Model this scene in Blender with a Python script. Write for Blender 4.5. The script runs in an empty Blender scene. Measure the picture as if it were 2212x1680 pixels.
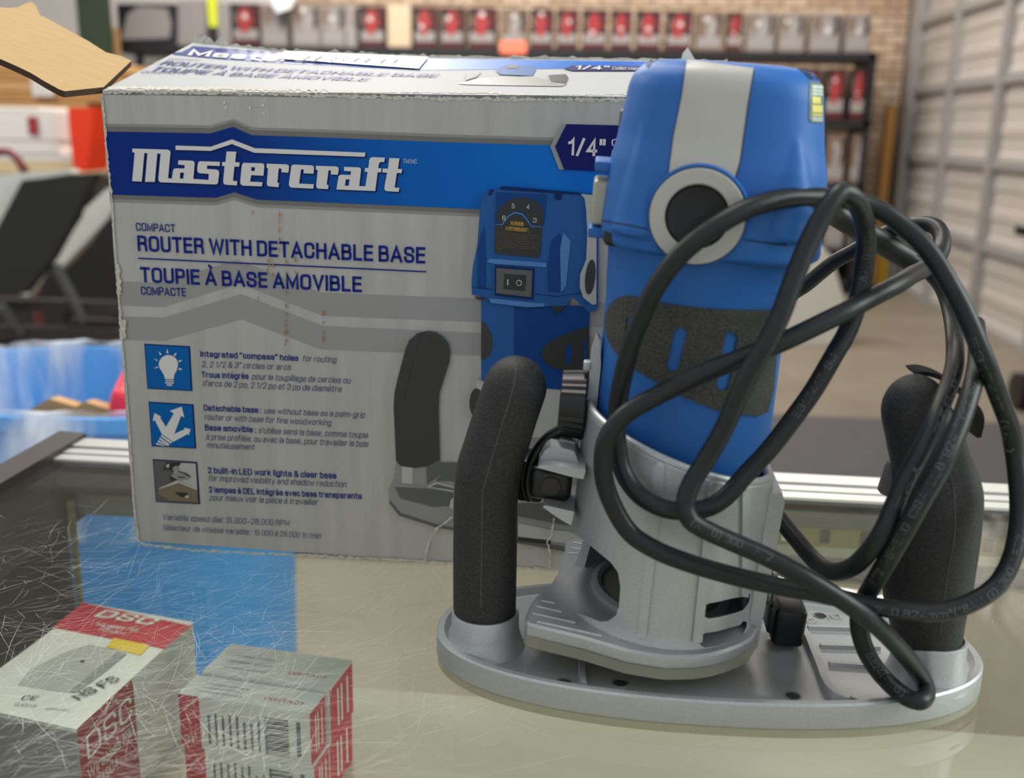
import bpy, bmesh, math, random
from mathutils import Vector, Matrix
from mathutils.bvhtree import BVHTree
from mathutils.geometry import tessellate_polygon, delaunay_2d_cdt
random.seed(7)
COL = bpy.context.scene.collection
V = Vector

# ------------------------------------------------------------------ camera
FPX, CX, CY = 2200.0, 1106.0, 840.0
CAM = V((0, 0, 1.21))
RC = (Matrix.Rotation(math.radians(4.4), 3, 'Z') @ Matrix.Rotation(math.radians(90 - 14.16), 3, 'X')
      @ Matrix.Rotation(0.017, 3, 'Z'))
FWD = RC @ V((0, 0, -1))

def ray(x, y):
    return RC @ V(((x - CX) / FPX, -(y - CY) / FPX, -1.0))
def atz(x, y, z):
    d = ray(x, y); return CAM + d * ((z - CAM.z) / d.z)
def aty(x, y, Y):
    d = ray(x, y); return CAM + d * ((Y - CAM.y) / d.y)
def atx(x, y, X):
    d = ray(x, y); return CAM + d * ((X - CAM.x) / d.x)
def atd(x, y, zc):
    return CAM + ray(x, y) * zc
def onplane(x, y, P, N):
    d = ray(x, y); return CAM + d * ((P - CAM).dot(N) / d.dot(N))

cam = bpy.data.cameras.new('camera')
camo = bpy.data.objects.new('camera', cam); COL.objects.link(camo)
camo.matrix_world = Matrix.Translation(CAM) @ RC.to_4x4()
cam.sensor_width = 36.0
cam.lens = FPX / 2212 * 36.0
cam.clip_start = 0.02; cam.clip_end = 100
cam.dof.use_dof = True
cam.dof.focus_distance = 0.437
cam.dof.aperture_fstop = cam.lens / 4.0
bpy.context.scene.camera = camo

# ------------------------------------------------------------------ materials
def lin(c):
    c /= 255.0
    return c / 12.92 if c <= 0.04045 else ((c + 0.055) / 1.055) ** 2.4
def rgb(r, g, b):
    return (lin(r), lin(g), lin(b), 1.0)

def mat(name, col, rough=0.5, metal=0.0, bump=0.0, bscale=300.0, var=0.0, vscale=20.0, spec=0.5,
        stretch=None, emit=None, trans=0.0, ior=1.45, coat=0.0, var2=None):
    m = bpy.data.materials.new(name); m.use_nodes = True
    nt = m.node_tree; p = nt.nodes['Principled BSDF']
    p.inputs['Base Color'].default_value = rgb(*col)
    p.inputs['Roughness'].default_value = rough
    p.inputs['Metallic'].default_value = metal
    p.inputs['Specular IOR Level'].default_value = spec
    p.inputs['Transmission Weight'].default_value = trans
    p.inputs['IOR'].default_value = ior
    p.inputs['Coat Weight'].default_value = coat
    if emit:
        p.inputs['Emission Color'].default_value = rgb(*emit[0]); p.inputs['Emission Strength'].default_value = emit[1]
    if bump or var:
        tc = nt.nodes.new('ShaderNodeTexCoord'); mp = nt.nodes.new('ShaderNodeMapping')
        if stretch: mp.inputs['Scale'].default_value = stretch
        nt.links.new(tc.outputs['Object'], mp.inputs['Vector'])
        if bump:
            n = nt.nodes.new('ShaderNodeTexNoise'); n.inputs['Scale'].default_value = bscale
            n.inputs['Detail'].default_value = 3
            nt.links.new(tc.outputs['Object'], n.inputs['Vector'])
            b = nt.nodes.new('ShaderNodeBump'); b.inputs['Strength'].default_value = bump
            b.inputs['Distance'].default_value = 0.3 / bscale
            nt.links.new(n.outputs['Fac'], b.inputs['Height']); nt.links.new(b.outputs['Normal'], p.inputs['Normal'])
        if var:
            n = nt.nodes.new('ShaderNodeTexNoise'); n.inputs['Scale'].default_value = vscale
            n.inputs['Detail'].default_value = 5; n.inputs['Roughness'].default_value = 0.65
            nt.links.new(mp.outputs['Vector'], n.inputs['Vector'])
            r = nt.nodes.new('ShaderNodeValToRGB')
            c = rgb(*col); lo = tuple(max(0, c[i] * (1 - var)) for i in range(3)) + (1,)
            hi = rgb(*var2) if var2 else tuple(min(1, c[i] * (1 + var)) for i in range(3)) + (1,)
            r.color_ramp.elements[0].position = 0.3; r.color_ramp.elements[0].color = lo
            r.color_ramp.elements[1].position = 0.7; r.color_ramp.elements[1].color = hi
            nt.links.new(n.outputs['Fac'], r.inputs['Fac']); nt.links.new(r.outputs['Color'], p.inputs['Base Color'])
    return m

def glassmat(name, tint, gloss_rough=0.0, ior=1.5, haze=None):
    m = bpy.data.materials.new(name); m.use_nodes = True
    nt = m.node_tree; nt.nodes.clear()
    out = nt.nodes.new('ShaderNodeOutputMaterial'); mix = nt.nodes.new('ShaderNodeMixShader')
    tr = nt.nodes.new('ShaderNodeBsdfTransparent'); tr.inputs['Color'].default_value = rgb(*tint)
    gl = nt.nodes.new('ShaderNodeBsdfGlossy'); gl.inputs['Roughness'].default_value = gloss_rough
    fr = nt.nodes.new('ShaderNodeFresnel'); fr.inputs['IOR'].default_value = ior
    # both faces of the slab reflect; inside-facing hits must not totally reflect
    geo = nt.nodes.new('ShaderNodeNewGeometry'); mul = nt.nodes.new('ShaderNodeMath'); mul.operation = 'MULTIPLY'
    inv = nt.nodes.new('ShaderNodeMath'); inv.operation = 'SUBTRACT'; inv.inputs[0].default_value = 1.0
    nt.links.new(geo.outputs['Backfacing'], inv.inputs[1])
    nt.links.new(fr.outputs['Fac'], mul.inputs[0]); nt.links.new(inv.outputs[0], mul.inputs[1])
    nt.links.new(mul.outputs[0], mix.inputs['Fac'])
    nt.links.new(tr.outputs[0], mix.inputs[1]); nt.links.new(gl.outputs[0], mix.inputs[2])
    last = mix
    if haze:
        mx2 = nt.nodes.new('ShaderNodeMixShader'); df = nt.nodes.new('ShaderNodeBsdfDiffuse')
        df.inputs['Color'].default_value = rgb(*haze[0]); mx2.inputs['Fac'].default_value = haze[1]
        nt.links.new(mix.outputs[0], mx2.inputs[1]); nt.links.new(df.outputs[0], mx2.inputs[2]); last = mx2
    nt.links.new(last.outputs[0], out.inputs['Surface'])
    return m

# ------------------------------------------------------------------ mesh building
class MB:
    def __init__(s): s.v = []; s.f = []; s.m = []; s.mats = []
    def mi(s, m):
        if m not in s.mats: s.mats.append(m)
        return s.mats.index(m)
    def add(s, verts, faces, m):
        o = len(s.v); i = s.mi(m)
        s.v += [V(p) for p in verts]
        for f in faces: s.f.append(tuple(o + k for k in f)); s.m.append(i)
    def poly(s, pts, m, holes=()):
        loops = [[V((p[0], p[1], 0)) if len(p) == 2 else V(p) for p in pts]] + [[V(h) for h in hl] for hl in holes]
        flat = [p for l in loops for p in l]
        s.add(flat, [tuple(t) for t in tessellate_polygon(loops)], m)
    def box(s, c, d, m, M=None):
        c = V(c); d = V(d) / 2
        vs = [V((c.x + sx * d.x, c.y + sy * d.y, c.z + sz * d.z)) for sx in (-1, 1) for sy in (-1, 1) for sz in (-1, 1)]
        if M: vs = [M @ p for p in vs]
        s.add(vs, [(0, 1, 3, 2), (4, 6, 7, 5), (0, 4, 5, 1), (2, 3, 7, 6), (0, 2, 6, 4), (1, 5, 7, 3)], m)
    def bevbox(s, c, d, m, r=0.002, seg=2, M=None):
        bm = bmesh.new(); bmesh.ops.create_cube(bm, size=1)
        for v in bm.verts: v.co = V((v.co.x * d[0], v.co.y * d[1], v.co.z * d[2]))
        bmesh.ops.bevel(bm, geom=bm.edges[:] , offset=min(r, min(d) * 0.45), segments=seg, affect='EDGES', profile=0.5)
        bm.verts.index_update()
        vs = [V(c) + v.co if not M else M @ (V(c) + v.co) for v in bm.verts]
        fs = [tuple(v.index for v in f.verts) for f in bm.faces]
        bm.free(); s.add(vs, fs, m)
    def prism(s, pts, ext, m, cap=True):
        """polygon (3d points) extruded by vector ext"""
        ext = V(ext); a = [V(p) for p in pts]; b = [p + ext for p in a]; n = len(a)
        tris = [tuple(t) for t in tessellate_polygon([a])]
        nf = [(i, (i + 1) % n, n + (i + 1) % n, n + i) for i in range(n)]
        fs = nf + (tris + [tuple(n + k for k in reversed(t)) for t in tris] if cap else [])
        s.add(a + b, fs, m)
    def loft(s, rings, m, cap0=True, cap1=True, closed=True):
        n = len(rings[0]); vs = [p for r in rings for p in r]; fs = []
        for k in range(len(rings) - 1):
            for i in range(n if closed else n - 1):
                j = (i + 1) % n
                fs.append((k * n + i, k * n + j, (k + 1) * n + j, (k + 1) * n + i))
        if cap0: fs.append(tuple(reversed(range(n))))
        if cap1: fs.append(tuple((len(rings) - 1) * n + i for i in range(n)))
        s.add(vs, fs, m)
    def tube(s, pts, r, m, n=14, caps=True):
        pts = [V(p) for p in pts]; N = len(pts)
        rr = r if isinstance(r, (list, tuple)) else [r] * N
        t0 = (pts[1] - pts[0]).normalized()
        up = V((0, 0, 1)) if abs(t0.z) < .9 else V((1, 0, 0))
        nrm = (up - t0 * up.dot(t0)).normalized(); rings = []
        for i in range(N):
            t = (pts[min(i + 1, N - 1)] - pts[max(i - 1, 0)]).normalized()
            nrm = (nrm - t * nrm.dot(t)).normalized(); b = t.cross(nrm)
            rings.append([pts[i] + (nrm * math.cos(2 * math.pi * k / n) + b * math.sin(2 * math.pi * k / n)) * rr[i] for k in range(n)])
        s.loft(rings, m, caps, caps)
    def lathe(s, prof, m, M=None, n=32, cap=True):
        rings = []
        for (r, z) in prof:
            ring = [V((r * math.cos(2 * math.pi * k / n), r * math.sin(2 * math.pi * k / n), z)) for k in range(n)]
            rings.append([M @ p for p in ring] if M else ring)
        s.loft(rings, m, cap, cap)
    def xform(s, M):
        s.v = [M @ p for p in s.v]; return s
    def build(s, name, parent=None, angle=35, label=None):
        me = bpy.data.meshes.new(name)
        off = parent_world(parent) if parent else V((0, 0, 0))
        me.from_pydata([tuple(p - off) for p in s.v], [], s.f)
        for m in s.mats: me.materials.append(m)
        me.polygons.foreach_set('material_index', s.m)
        bm = bmesh.new(); bm.from_mesh(me)
        bmesh.ops.remove_doubles(bm, verts=bm.verts, dist=1e-6)
        bmesh.ops.recalc_face_normals(bm, faces=bm.faces)
        bm.to_mesh(me); bm.free()
        if angle:
            for p in me.polygons: p.use_smooth = True
            me.set_sharp_from_angle(angle=math.radians(angle))
        o = bpy.data.objects.new(name, me); COL.objects.link(o)
        if parent: o.parent = parent
        if label: o['label'] = label
        return o
    def bvh(s):
        return BVHTree.FromPolygons([tuple(p) for p in s.v], s.f)

def parent_world(o):
    p = V((0, 0, 0))
    while o is not None:
        p += o.location; o = o.parent
    return p
def thing(name, loc, label, cat, group=None):
    o = bpy.data.objects.new(name, None); COL.objects.link(o); o.location = loc
    o.empty_display_size = 0.02
    o['label'] = label; o['category'] = cat
    if group: o['group'] = group
    return o
def tag(o, label, cat, group=None):
    o['label'] = label; o['category'] = cat
    if group: o['group'] = group
    return o
def structure(o, label=None):
    o['kind'] = 'structure'
    if label: o['label'] = label
    return o

def boolean_cut(obj, cutters):
    for c in cutters:
        md = obj.modifiers.new('cut', 'BOOLEAN'); md.operation = 'DIFFERENCE'; md.object = c; md.solver = 'EXACT'
    bpy.context.view_layer.update()
    dg = bpy.context.evaluated_depsgraph_get()
    me = bpy.data.meshes.new_from_object(obj.evaluated_get(dg))
    obj.modifiers.clear(); old = obj.data; obj.data = me; me.name = obj.name
    bpy.data.meshes.remove(old)
    for c in cutters:
        d = c.data; bpy.data.objects.remove(c); bpy.data.meshes.remove(d)
    for p in me.polygons: p.use_smooth = True
    me.set_sharp_from_angle(angle=math.radians(30))

def catmull(pts, per=8):
    pts = [V(p) for p in pts]; P = [pts[0]] + pts + [pts[-1]]; out = []
    for i in range(1, len(P) - 2):
        p0, p1, p2, p3 = P[i - 1], P[i], P[i + 1], P[i + 2]
        for k in range(per):
            t = k / per
            out.append(0.5 * ((2 * p1) + (p2 - p0) * t + (2 * p0 - 5 * p1 + 4 * p2 - p3) * t * t + (3 * p1 - p0 - 3 * p2 + p3) * t ** 3))
    out.append(P[-2]); return out

# ------------------------------------------------------------------ text
# ------------------------------------------------------------------ condensed sans lettering built from strokes
def _fil(pts, closed):
    n = len(pts); out = []
    for i, p in enumerate(pts):
        r = p[2] if len(p) > 2 else 0
        if r == 0 or (not closed and i in (0, n - 1)): out.append(V((p[0], p[1]))); continue
        c = V(p[:2]); a = V(pts[i - 1][:2]) - c; b = V(pts[(i + 1) % n][:2]) - c
        ra = min(r, a.length * .5 if (len(pts[i - 1]) > 2) else a.length * .98); rb = min(r, b.length * .5 if (len(pts[(i + 1) % n]) > 2) else b.length * .98); ra = rb = min(ra, rb)
        A = c + a.normalized() * ra; B = c + b.normalized() * rb
        for k in range(6):
            t = k / 5; q = A * (1 - t) ** 2 + c * 2 * t * (1 - t) + B * t * t; k_ = .22 * 4 * t * (1 - t); q2 = q.lerp(c, k_ * .35); out.append(q2)
    return out
def _ribbon(pts, w, closed):
    if closed: pts = pts + [pts[0]]
    P = [pts[0]]
    for p in pts[1:]:
        if (p - P[-1]).length > 1e-5: P.append(p)
    n = len(P)
    if not closed:
        P[0] = P[0] - (P[1] - P[0]).normalized() * (w / 2); P[-1] = P[-1] + (P[-1] - P[-2]).normalized() * (w / 2)
    L = []; R = []
    for i in range(n):
        if closed and i in (0, n - 1): t0 = (P[-1] - P[-2]).normalized(); t1 = (P[1] - P[0]).normalized()
        else: t0 = (P[i] - P[i - 1]).normalized() if i else (P[1] - P[0]).normalized(); t1 = (P[i + 1] - P[i]).normalized() if i < n - 1 else t0
        m = V((-t0.y - t1.y, t0.x + t1.x)); 
        if m.length < 1e-4: m = V((-t1.y, t1.x))
        m.normalize(); d = max(.42, m.dot(V((-t1.y, t1.x)))); L.append(P[i] + m * (w / 2 / d)); R.append(P[i] - m * (w / 2 / d))
    vs = [(p.x, p.y) for p in L + R]
    return vs, [(k, k + 1, n + k + 1, n + k) for k in range(n - 1)]
# glyph: width, then strokes; a stroke that starts with 'o' is closed; x in 0..1 of the width, y in cap heights, optional corner radius
_r = .26; X = .735
GL = {
 'A': (.60, [(0, 0), (.5, 1), (1, 0)], [(.17, .29), (.83, .29)]), 'B': (.50, [(0, 0), (0, 1), (.92, 1, .2), (.92, .53, .2), (0, .53)], [(0, .53), (1, .53, .2), (1, 0, .2), (0, 0)]),
 'C': (.52, [(1, .70), (1, 1, _r), (0, 1, _r), (0, 0, _r), (1, 0, _r), (1, .30)]), 'D': (.52, ['o', (0, 0), (0, 1), (1, 1, _r), (1, 0, _r)]), 'E': (.44, [(1, 1), (0, 1), (0, 0), (1, 0)], [(0, .53), (.92, .53)]),
 'F': (.42, [(1, 1), (0, 1), (0, 0)], [(0, .52), (.9, .52)]), 'G': (.54, [(1, .70), (1, 1, _r), (0, 1, _r), (0, 0, _r), (1, 0, _r), (1, .46), (.55, .46)]), 'H': (.52, [(0, 0), (0, 1)], [(1, 0), (1, 1)], [(0, .53), (1, .53)]),
 'I': (0, [(0, 0), (0, 1)]), 'J': (.40, [(0, .28), (0, 0, .2), (1, 0, .2), (1, 1)]), 'K': (.52, [(0, 0), (0, 1)], [(1, 1), (0, .38)], [(.32, .56), (1, 0)]), 'L': (.42, [(0, 1), (0, 0), (1, 0)]),
 'M': (.66, [(0, 0), (0, 1), (.5, .12), (1, 1), (1, 0)]), 'N': (.52, [(0, 0), (0, 1), (1, 0), (1, 1)]), 'O': (.55, ['o', (0, 0, _r), (0, 1, _r), (1, 1, _r), (1, 0, _r)]),
 'P': (.48, [(0, 0), (0, 1), (1, 1, .22), (1, .45, .22), (0, .45)]), 'R': (.50, [(0, 0), (0, 1), (.95, 1, .2), (.95, .50, .2), (0, .50)], [(.55, .50), (.95, .44, .15), (1, 0)]),
 'S': (.50, [(1, .74), (1, 1, .24), (0, 1, .24), (0, .56, .2), (1, .46, .2), (1, 0, .24), (0, 0, .24), (0, .27)]), 'T': (.50, [(0, 1), (1, 1)], [(.5, 1), (.5, 0)]), 'U': (.52, [(0, 1), (0, 0, _r), (1, 0, _r), (1, 1)]),
 'V': (.56, [(0, 1), (.5, 0), (1, 1)]), 'W': (.86, [(0, 1), (.25, 0), (.5, .96), (.75, 0), (1, 1)]), 'X': (.54, [(0, 0), (1, 1)], [(0, 1), (1, 0)]), 'Y': (.54, [(0, 1), (.5, .44), (1, 1)], [(.5, .44), (.5, 0)]), 'Z': (.48, [(0, 1), (1, 1), (0, 0), (1, 0)]),
 'a': (.42, [(.02, .54), (.05, X, .17), (.94, X, .17), (.94, 0)], ['o', (.94, .42), (0, .40, .16), (0, 0, .16), (.94, .0, .1)]), 'b': (.42, [(0, 1), (0, 0), (1, 0, .2), (1, X, .2), (0, X)]), 'c': (.39, [(1, .52), (1, X, .2), (0, X, .2), (0, 0, .2), (1, 0, .2), (1, .22)]),
 'd': (.42, [(1, 1), (1, 0), (0, 0, .2), (0, X, .2), (1, X)]), 'e': (.41, [(0, .37), (1, .37), (1, X, .2), (0, X, .2), (0, 0, .2), (1, 0, .2), (1, .2)]), 'f': (.26, [(.3, 0), (.3, 1, .16), (1, 1)], [(0, X), (1, X)]),
 'g': (.42, [(1, X), (1, -.24, .18), (0, -.24, .18), (0, -.13)], [(1, X), (0, X, .2), (0, .02, .2), (1, .02)]), 'h': (.41, [(0, 1), (0, 0)], [(0, .62), (0, X, .18), (1, X, .2), (1, 0)]), 'i': (0, [(0, 0), (0, X)], [(0, .96), (0, 1)]),
 'j': (.12, [(1, X), (1, -.24, .1), (0, -.24)], [(1, .96), (1, 1)]), 'k': (.40, [(0, 1), (0, 0)], [(.95, X), (0, .27)], [(.33, .45), (1, 0)]), 'l': (0, [(0, 0), (0, 1)]), 'm': (.70, [(0, X), (0, 0)], [(0, .6), (0, X, .15), (.5, X, .17), (.5, 0)], [(.5, .6), (.5, X, .15), (1, X, .17), (1, 0)]),
 'n': (.41, [(0, X), (0, 0)], [(0, .6), (0, X, .18), (1, X, .2), (1, 0)]), 'o': (.42, ['o', (0, 0, .2), (0, X, .2), (1, X, .2), (1, 0, .2)]), 'p': (.42, [(0, -.24), (0, X), (1, X, .2), (1, 0, .2), (0, 0)]), 'q': (.42, [(1, -.24), (1, X), (0, X, .2), (0, 0, .2), (1, 0)]),
 'r': (.26, [(0, X), (0, 0)], [(0, .55), (0, X, .16), (1, X)]), 's': (.38, [(1, .53), (1, X, .17), (0, X, .17), (0, .42, .14), (1, .33, .14), (1, 0, .17), (0, 0, .17), (0, .2)]), 't': (.27, [(.35, .95), (.35, 0, .12), (1, 0)], [(0, X), (1, X)]),
 'u': (.41, [(0, X), (0, 0, .2), (1, 0, .1)], [(1, X), (1, 0)]), 'v': (.44, [(0, X), (.5, 0), (1, X)]), 'w': (.68, [(0, X), (.25, 0), (.5, X - .04), (.75, 0), (1, X)]), 'x': (.42, [(0, 0), (1, X)], [(0, X), (1, 0)]), 'y': (.44, [(0, X), (.5, .02)], [(1, X), (.4, -.24), (.1, -.24)]), 'z': (.38, [(0, X), (1, X), (0, 0), (1, 0)]),
 '0': (.44, ['o', (0, 0, .24), (0, 1, .24), (1, 1, .24), (1, 0, .24)]), '1': (.22, [(0, .78), (.55, .82), (1, 1), (1, 0)]), '2': (.44, [(0, .7), (0, 1, .22), (1, 1, .22), (1, .6, .2), (0, 0), (1, 0)]), '3': (.44, [(0, .74), (0, 1, .2), (1, 1, .2), (1, .54, .16), (.4, .54)], [(.4, .54), (1, .54, .16), (1, 0, .2), (0, 0, .2), (0, .26)]),
 '4': (.48, [(.76, 0), (.76, 1), (0, .26), (1, .26)]), '5': (.44, [(.95, 1), (.1, 1), (0, .48), (.1, .62, .1), (1, .62, .2), (1, 0, .22), (0, 0, .2), (0, .22)]), '6': (.44, [(1, .76), (1, 1, .22), (0, 1, .24), (0, 0, .22), (1, 0, .22), (1, .58, .22), (0, .58)]), '7': (.42, [(0, 1), (1, 1), (.35, 0)]),
 '8': (.44, ['o', (0, 0, .2), (0, .53, .18), (1, .53, .18), (1, 0, .2)], ['o', (.06, .53, .18), (.06, 1, .2), (.94, 1, .2), (.94, .53, .18)]), '9': (.44, [(0, .24), (0, 0, .22), (1, 0, .24), (1, 1, .22), (0, 1, .22), (0, .42, .22), (1, .42)]),
 '.': (0, [(0, 0), (0, .02)]), ',': (.06, [(1, .03), (.4, -.16)]), ':': (0, [(0, 0), (0, .02)], [(0, .6), (0, .62)]), '(': (.18, [(1, 1.08), (0, .8, .3), (0, .1, .3), (1, -.2)]), ')': (.18, [(0, 1.08), (1, .8, .3), (1, .1, .3), (0, -.2)]),
 '/': (.34, [(0, -.04), (1, 1.04)]), '-': (.24, [(0, .38), (1, .38)]), '–': (.46, [(0, .38), (1, .38)]), '&': (.56, [(1, 0), (.15, .78, .1), (.2, 1, .14), (.75, 1, .14), (.72, .7, .1), (0, .4, .16), (0, 0, .18), (.7, 0, .2), (1, .42)]),
 '"': (.20, [(0, 1.02), (0, .78)], [(1, 1.02), (1, .78)]), '“': (.24, [(.1, 1.02), (0, .78)], [(1, 1.02), (.9, .78)]), '”': (.24, [(.1, 1.02), (0, .78)], [(1, 1.02), (.9, .78)]), "'": (.0, [(0, 1.02), (0, .78)]), '²': (.22, [(0, .9), (0, 1, .1), (1, 1, .1), (1, .82, .1), (0, .6), (1, .6)]),
}
ACC = {'é': ('e', 1), 'è': ('e', -1), 'à': ('a', -1), 'À': ('A', -1), 'É': ('E', 1)}
_tc = {}
def text2d(s, bold=0.0, res=3):
    if (s, bold) in _tc: return _tc[(s, bold)]
    w = .098 + min(bold, .022) * 3.6; sp = .115 + (.02 if bold < .01 else 0); x = 0.0; VS = []; FS = []
    def put(g, x):
        wd = g[0] * (1 + bold * 1.5)
        for st in g[1:]:
            cl = st[0] == 'o'; pts = st[1:] if cl else st
            sc = [(p[0] * wd,) + tuple(p[1:]) for p in pts]; pl_ = _fil(sc, cl)
            pl_ = [V((p.x + x + w / 2, w / 2 + p.y * (1 - w))) for p in pl_]; v, f = _ribbon(pl_, w, cl); o = len(VS); VS.extend(v); FS.extend(tuple(o + k for k in q) for q in f)
        return wd
    for ch in s:
        if ch == ' ': x += .26; continue
        base, ac = ACC.get(ch, (ch, 0)); g = GL.get(base)
        if g is None: x += .3; continue
        wd = put(g, x)
        if ac:
            h = 1.14 if base.isupper() else .90; v, f = _ribbon([V((x + w / 2 + wd / 2 - .07 * ac, h)), V((x + w / 2 + wd / 2 + .07 * ac, h + .13))] if ac > 0 else [V((x + w / 2 + wd / 2 - .07, h + .13)), V((x + w / 2 + wd / 2 + .07, h))], w * .85, False)
            o = len(VS); VS.extend(v); FS.extend(tuple(o + k for k in q) for q in f)
        x += wd + w + sp
    _tc[(s, bold)] = (VS, FS); return VS, FS
def caph(): return 1.0
def text_to(mb, s, o, ux, uy, width, height, m, bold=0.0, shear=0.0):
    """text s on a plane: origin o, unit axes ux (baseline) uy (up), fitted to width, cap height."""
    vs, fs = text2d(s, bold); x0 = min(v[0] for v in vs); x1 = max(v[0] for v in vs)
    sx = width / (x1 - x0); sy = height / caph()
    mb.add([o + ux * ((v[0] - x0) * sx + shear * v[1] * sy) + uy * (v[1] * sy) for v in vs], fs, m)

# decal: px polygon laid on a surface (BVH in world space), real raised skin
def decal(mb, px, bvh, off, m, step=9, holes=(), skirt=True, dist=None, fb=.37):
    pts = [V((p[0], p[1])) for p in px]
    def dens(lp):
        out = []
        for i, a in enumerate(lp):
            b = lp[(i + 1) % len(lp)]; n = max(1, int((b - a).length / step))
            out += [a.lerp(b, k / n) for k in range(n)]
        return out
    loops = [dens(pts)] + [dens([V((h[0], h[1])) for h in hl]) for hl in holes]
    verts = []; edges = []
    for lp in loops:
        o = len(verts); n = len(lp); verts += lp; edges += [(o + i, o + (i + 1) % n) for i in range(n)]
    nb = len(verts)
    def inside(p, lp):
        c = False; n = len(lp)
        for i in range(n):
            a, b = lp[i], lp[(i + 1) % n]
            if (a.y > p.y) != (b.y > p.y) and p.x < (b.x - a.x) * (p.y - a.y) / (b.y - a.y) + a.x: c = not c
        return c
    x0 = min(v.x for v in loops[0]); x1 = max(v.x for v in loops[0]); y0 = min(v.y for v in loops[0]); y1 = max(v.y for v in loops[0])
    x = x0 + step / 2
    while x < x1:
        y = y0 + step / 2
        while y < y1:
            p = V((x, y))
            if inside(p, loops[0]) and not any(inside(p, h) for h in loops[1:]):
                if min((p - q).length_squared for q in verts[:nb]) > (0.45 * step) ** 2: verts.append(p)
            y += step
        x += step
    ov, oe, of = delaunay_2d_cdt(verts, edges, [], 1, 1e-4)[:3]
    P = []
    for q in ov:
        d = ray(q.x, q.y).normalized(); h, n, i, t = bvh.ray_cast(CAM, d)
        if h is None or (dist and abs(t - dist) > 0.06):
            h, n, i, t = bvh.find_nearest(CAM + d * (dist or fb))
        if n.dot(d) > 0: n = -n
        P.append((h + n * off, n))
    F = []
    for f in of:
        c = sum((ov[k] for k in f), V((0, 0))) / len(f)
        if any(inside(c, h) for h in loops[1:]): continue
        if not inside(c, loops[0]): continue
        F.append(tuple(f))
    vs = [p for p, n in P]
    if skirt:
        cnt = {}
        for f in F:
            for i in range(len(f)):
                a, b = f[i], f[(i + 1) % len(f)]; k = (min(a, b), max(a, b)); cnt[k] = cnt.get(k, 0) + 1
        base = len(vs); vs = vs + [p - n * (abs(off) + 0.0006) for p, n in P]
        F += [(a, b, base + b, base + a) for (a, b), c in cnt.items() if c == 1]
    mb.add(vs, F, m)

def zpx(ox, oy, sc, pts):
    """points read in an enlarged view (offset, scale) back to photo pixels"""
    return [(ox + x / sc, oy + y / sc) for x, y in pts]
# ================================================================== product box
BBL = atz(299, 1170, 1.0); BBR = atz(1180, 1232, 1.0)
BU = (BBR - BBL).normalized(); BN = V((-BU.y, BU.x, 0)); ZU = V((0, 0, 1))
BW, BD, BH = 0.292, 0.102, 0.2257
def bp(x, y, k=0):
    return onplane(x, y, BBL, BN) - BN * (k * 0.00014)
def buv(x, y):
    p = bp(x, y) - BBL; return p.dot(BU), p.z
def b3(u, v, k=0):
    return BBL + BU * u + ZU * v - BN * (k * 0.00014)

M_print = mat('printed_silver_card', (170, 167, 162), 0.38, 0.1, var=0.10, vscale=9, stretch=(14, 14, 1.2), spec=0.4)
M_topc = mat('printed_pale_card', (170, 170, 170), 0.6, 0.0, var=0.025, vscale=4, stretch=(2, 6, 6), spec=0.2)
M_edge = mat('worn_white_card_edge', (188, 184, 172), 0.85, bump=0.6, bscale=900, var=0.25, vscale=500)
M_kraft = mat('kraft_cardboard', (178, 146, 98), 0.85, bump=0.15, bscale=300, var=0.06, vscale=60, stretch=(1, 6, 1))
M_kdark = mat('cardboard_edge_shade', (70, 52, 36), 0.9)  # dark brown paints shade onto the flap's cut edge and underside
M_band = None
def band_mat():
    m = bpy.data.materials.new('printed_blue_gradient'); m.use_nodes = True
    nt = m.node_tree; p = nt.nodes['Principled BSDF']; p.inputs['Roughness'].default_value = 0.35; p.inputs['Specular IOR Level'].default_value = .12
    tc = nt.nodes.new('ShaderNodeTexCoord'); sp = nt.nodes.new('ShaderNodeSeparateXYZ'); mr = nt.nodes.new('ShaderNodeMapRange')
    nt.links.new(tc.outputs['Object'], sp.inputs[0]); nt.links.new(sp.outputs['X'], mr.inputs['Value'])
    mr.inputs['From Min'].default_value = -0.14; mr.inputs['From Max'].default_value = 0.15
    r = nt.nodes.new('ShaderNodeValToRGB'); e = r.color_ramp.elements
    e[0].position = 0.0; e[0].color = rgb(0, 38, 118); e[1].position = 1.0; e[1].color = rgb(0, 60, 170)
    for pos, c in ((0.2, (0, 44, 122)), (0.42, (0, 84, 165)), (0.7, (0, 104, 190)), (0.9, (0, 84, 185))):
        x = e.new(pos); x.color = rgb(*c)
    nt.links.new(mr.outputs[0], r.inputs[0]); nt.links.new(r.outputs[0], p.inputs['Base Color'])
    return m
M_band = band_mat()
M_white = mat('printed_white', (206, 203, 200), 0.45)
M_navy = mat('printed_navy', (10, 34, 118), 0.45, spec=.15)
M_navyd = mat('printed_dark_navy', (16, 24, 92), 0.45, spec=.15)
M_shadow = mat('printed_drop_shadow', (0, 26, 84), 0.45, spec=.15)
M_ink = mat('printed_ink', (54, 58, 100), 0.5)
M_ink2 = mat('printed_slate_ink', (74, 82, 120), 0.5)
M_grey1 = mat('printed_grey_chevron', (143, 141, 139), 0.42)
M_g2 = mat('printed_grey_band_dark', (104, 102, 98), 0.42)
M_g3 = mat('printed_grey_band_mid', (134, 131, 127), 0.42)
M_sil = mat('printed_chevron_silver', (140, 140, 138), 0.4)
M_iconb = mat('printed_icon_blue', (0, 90, 160), 0.4, spec=.15)
M_black = mat('printed_black', (32, 32, 32), 0.4)
M_tb1 = mat('printed_tool_blue', (38, 86, 146), 0.4, spec=.15)
M_tb2 = mat('printed_tool_blue_dark', (18, 62, 124), 0.4, spec=.15)
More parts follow.
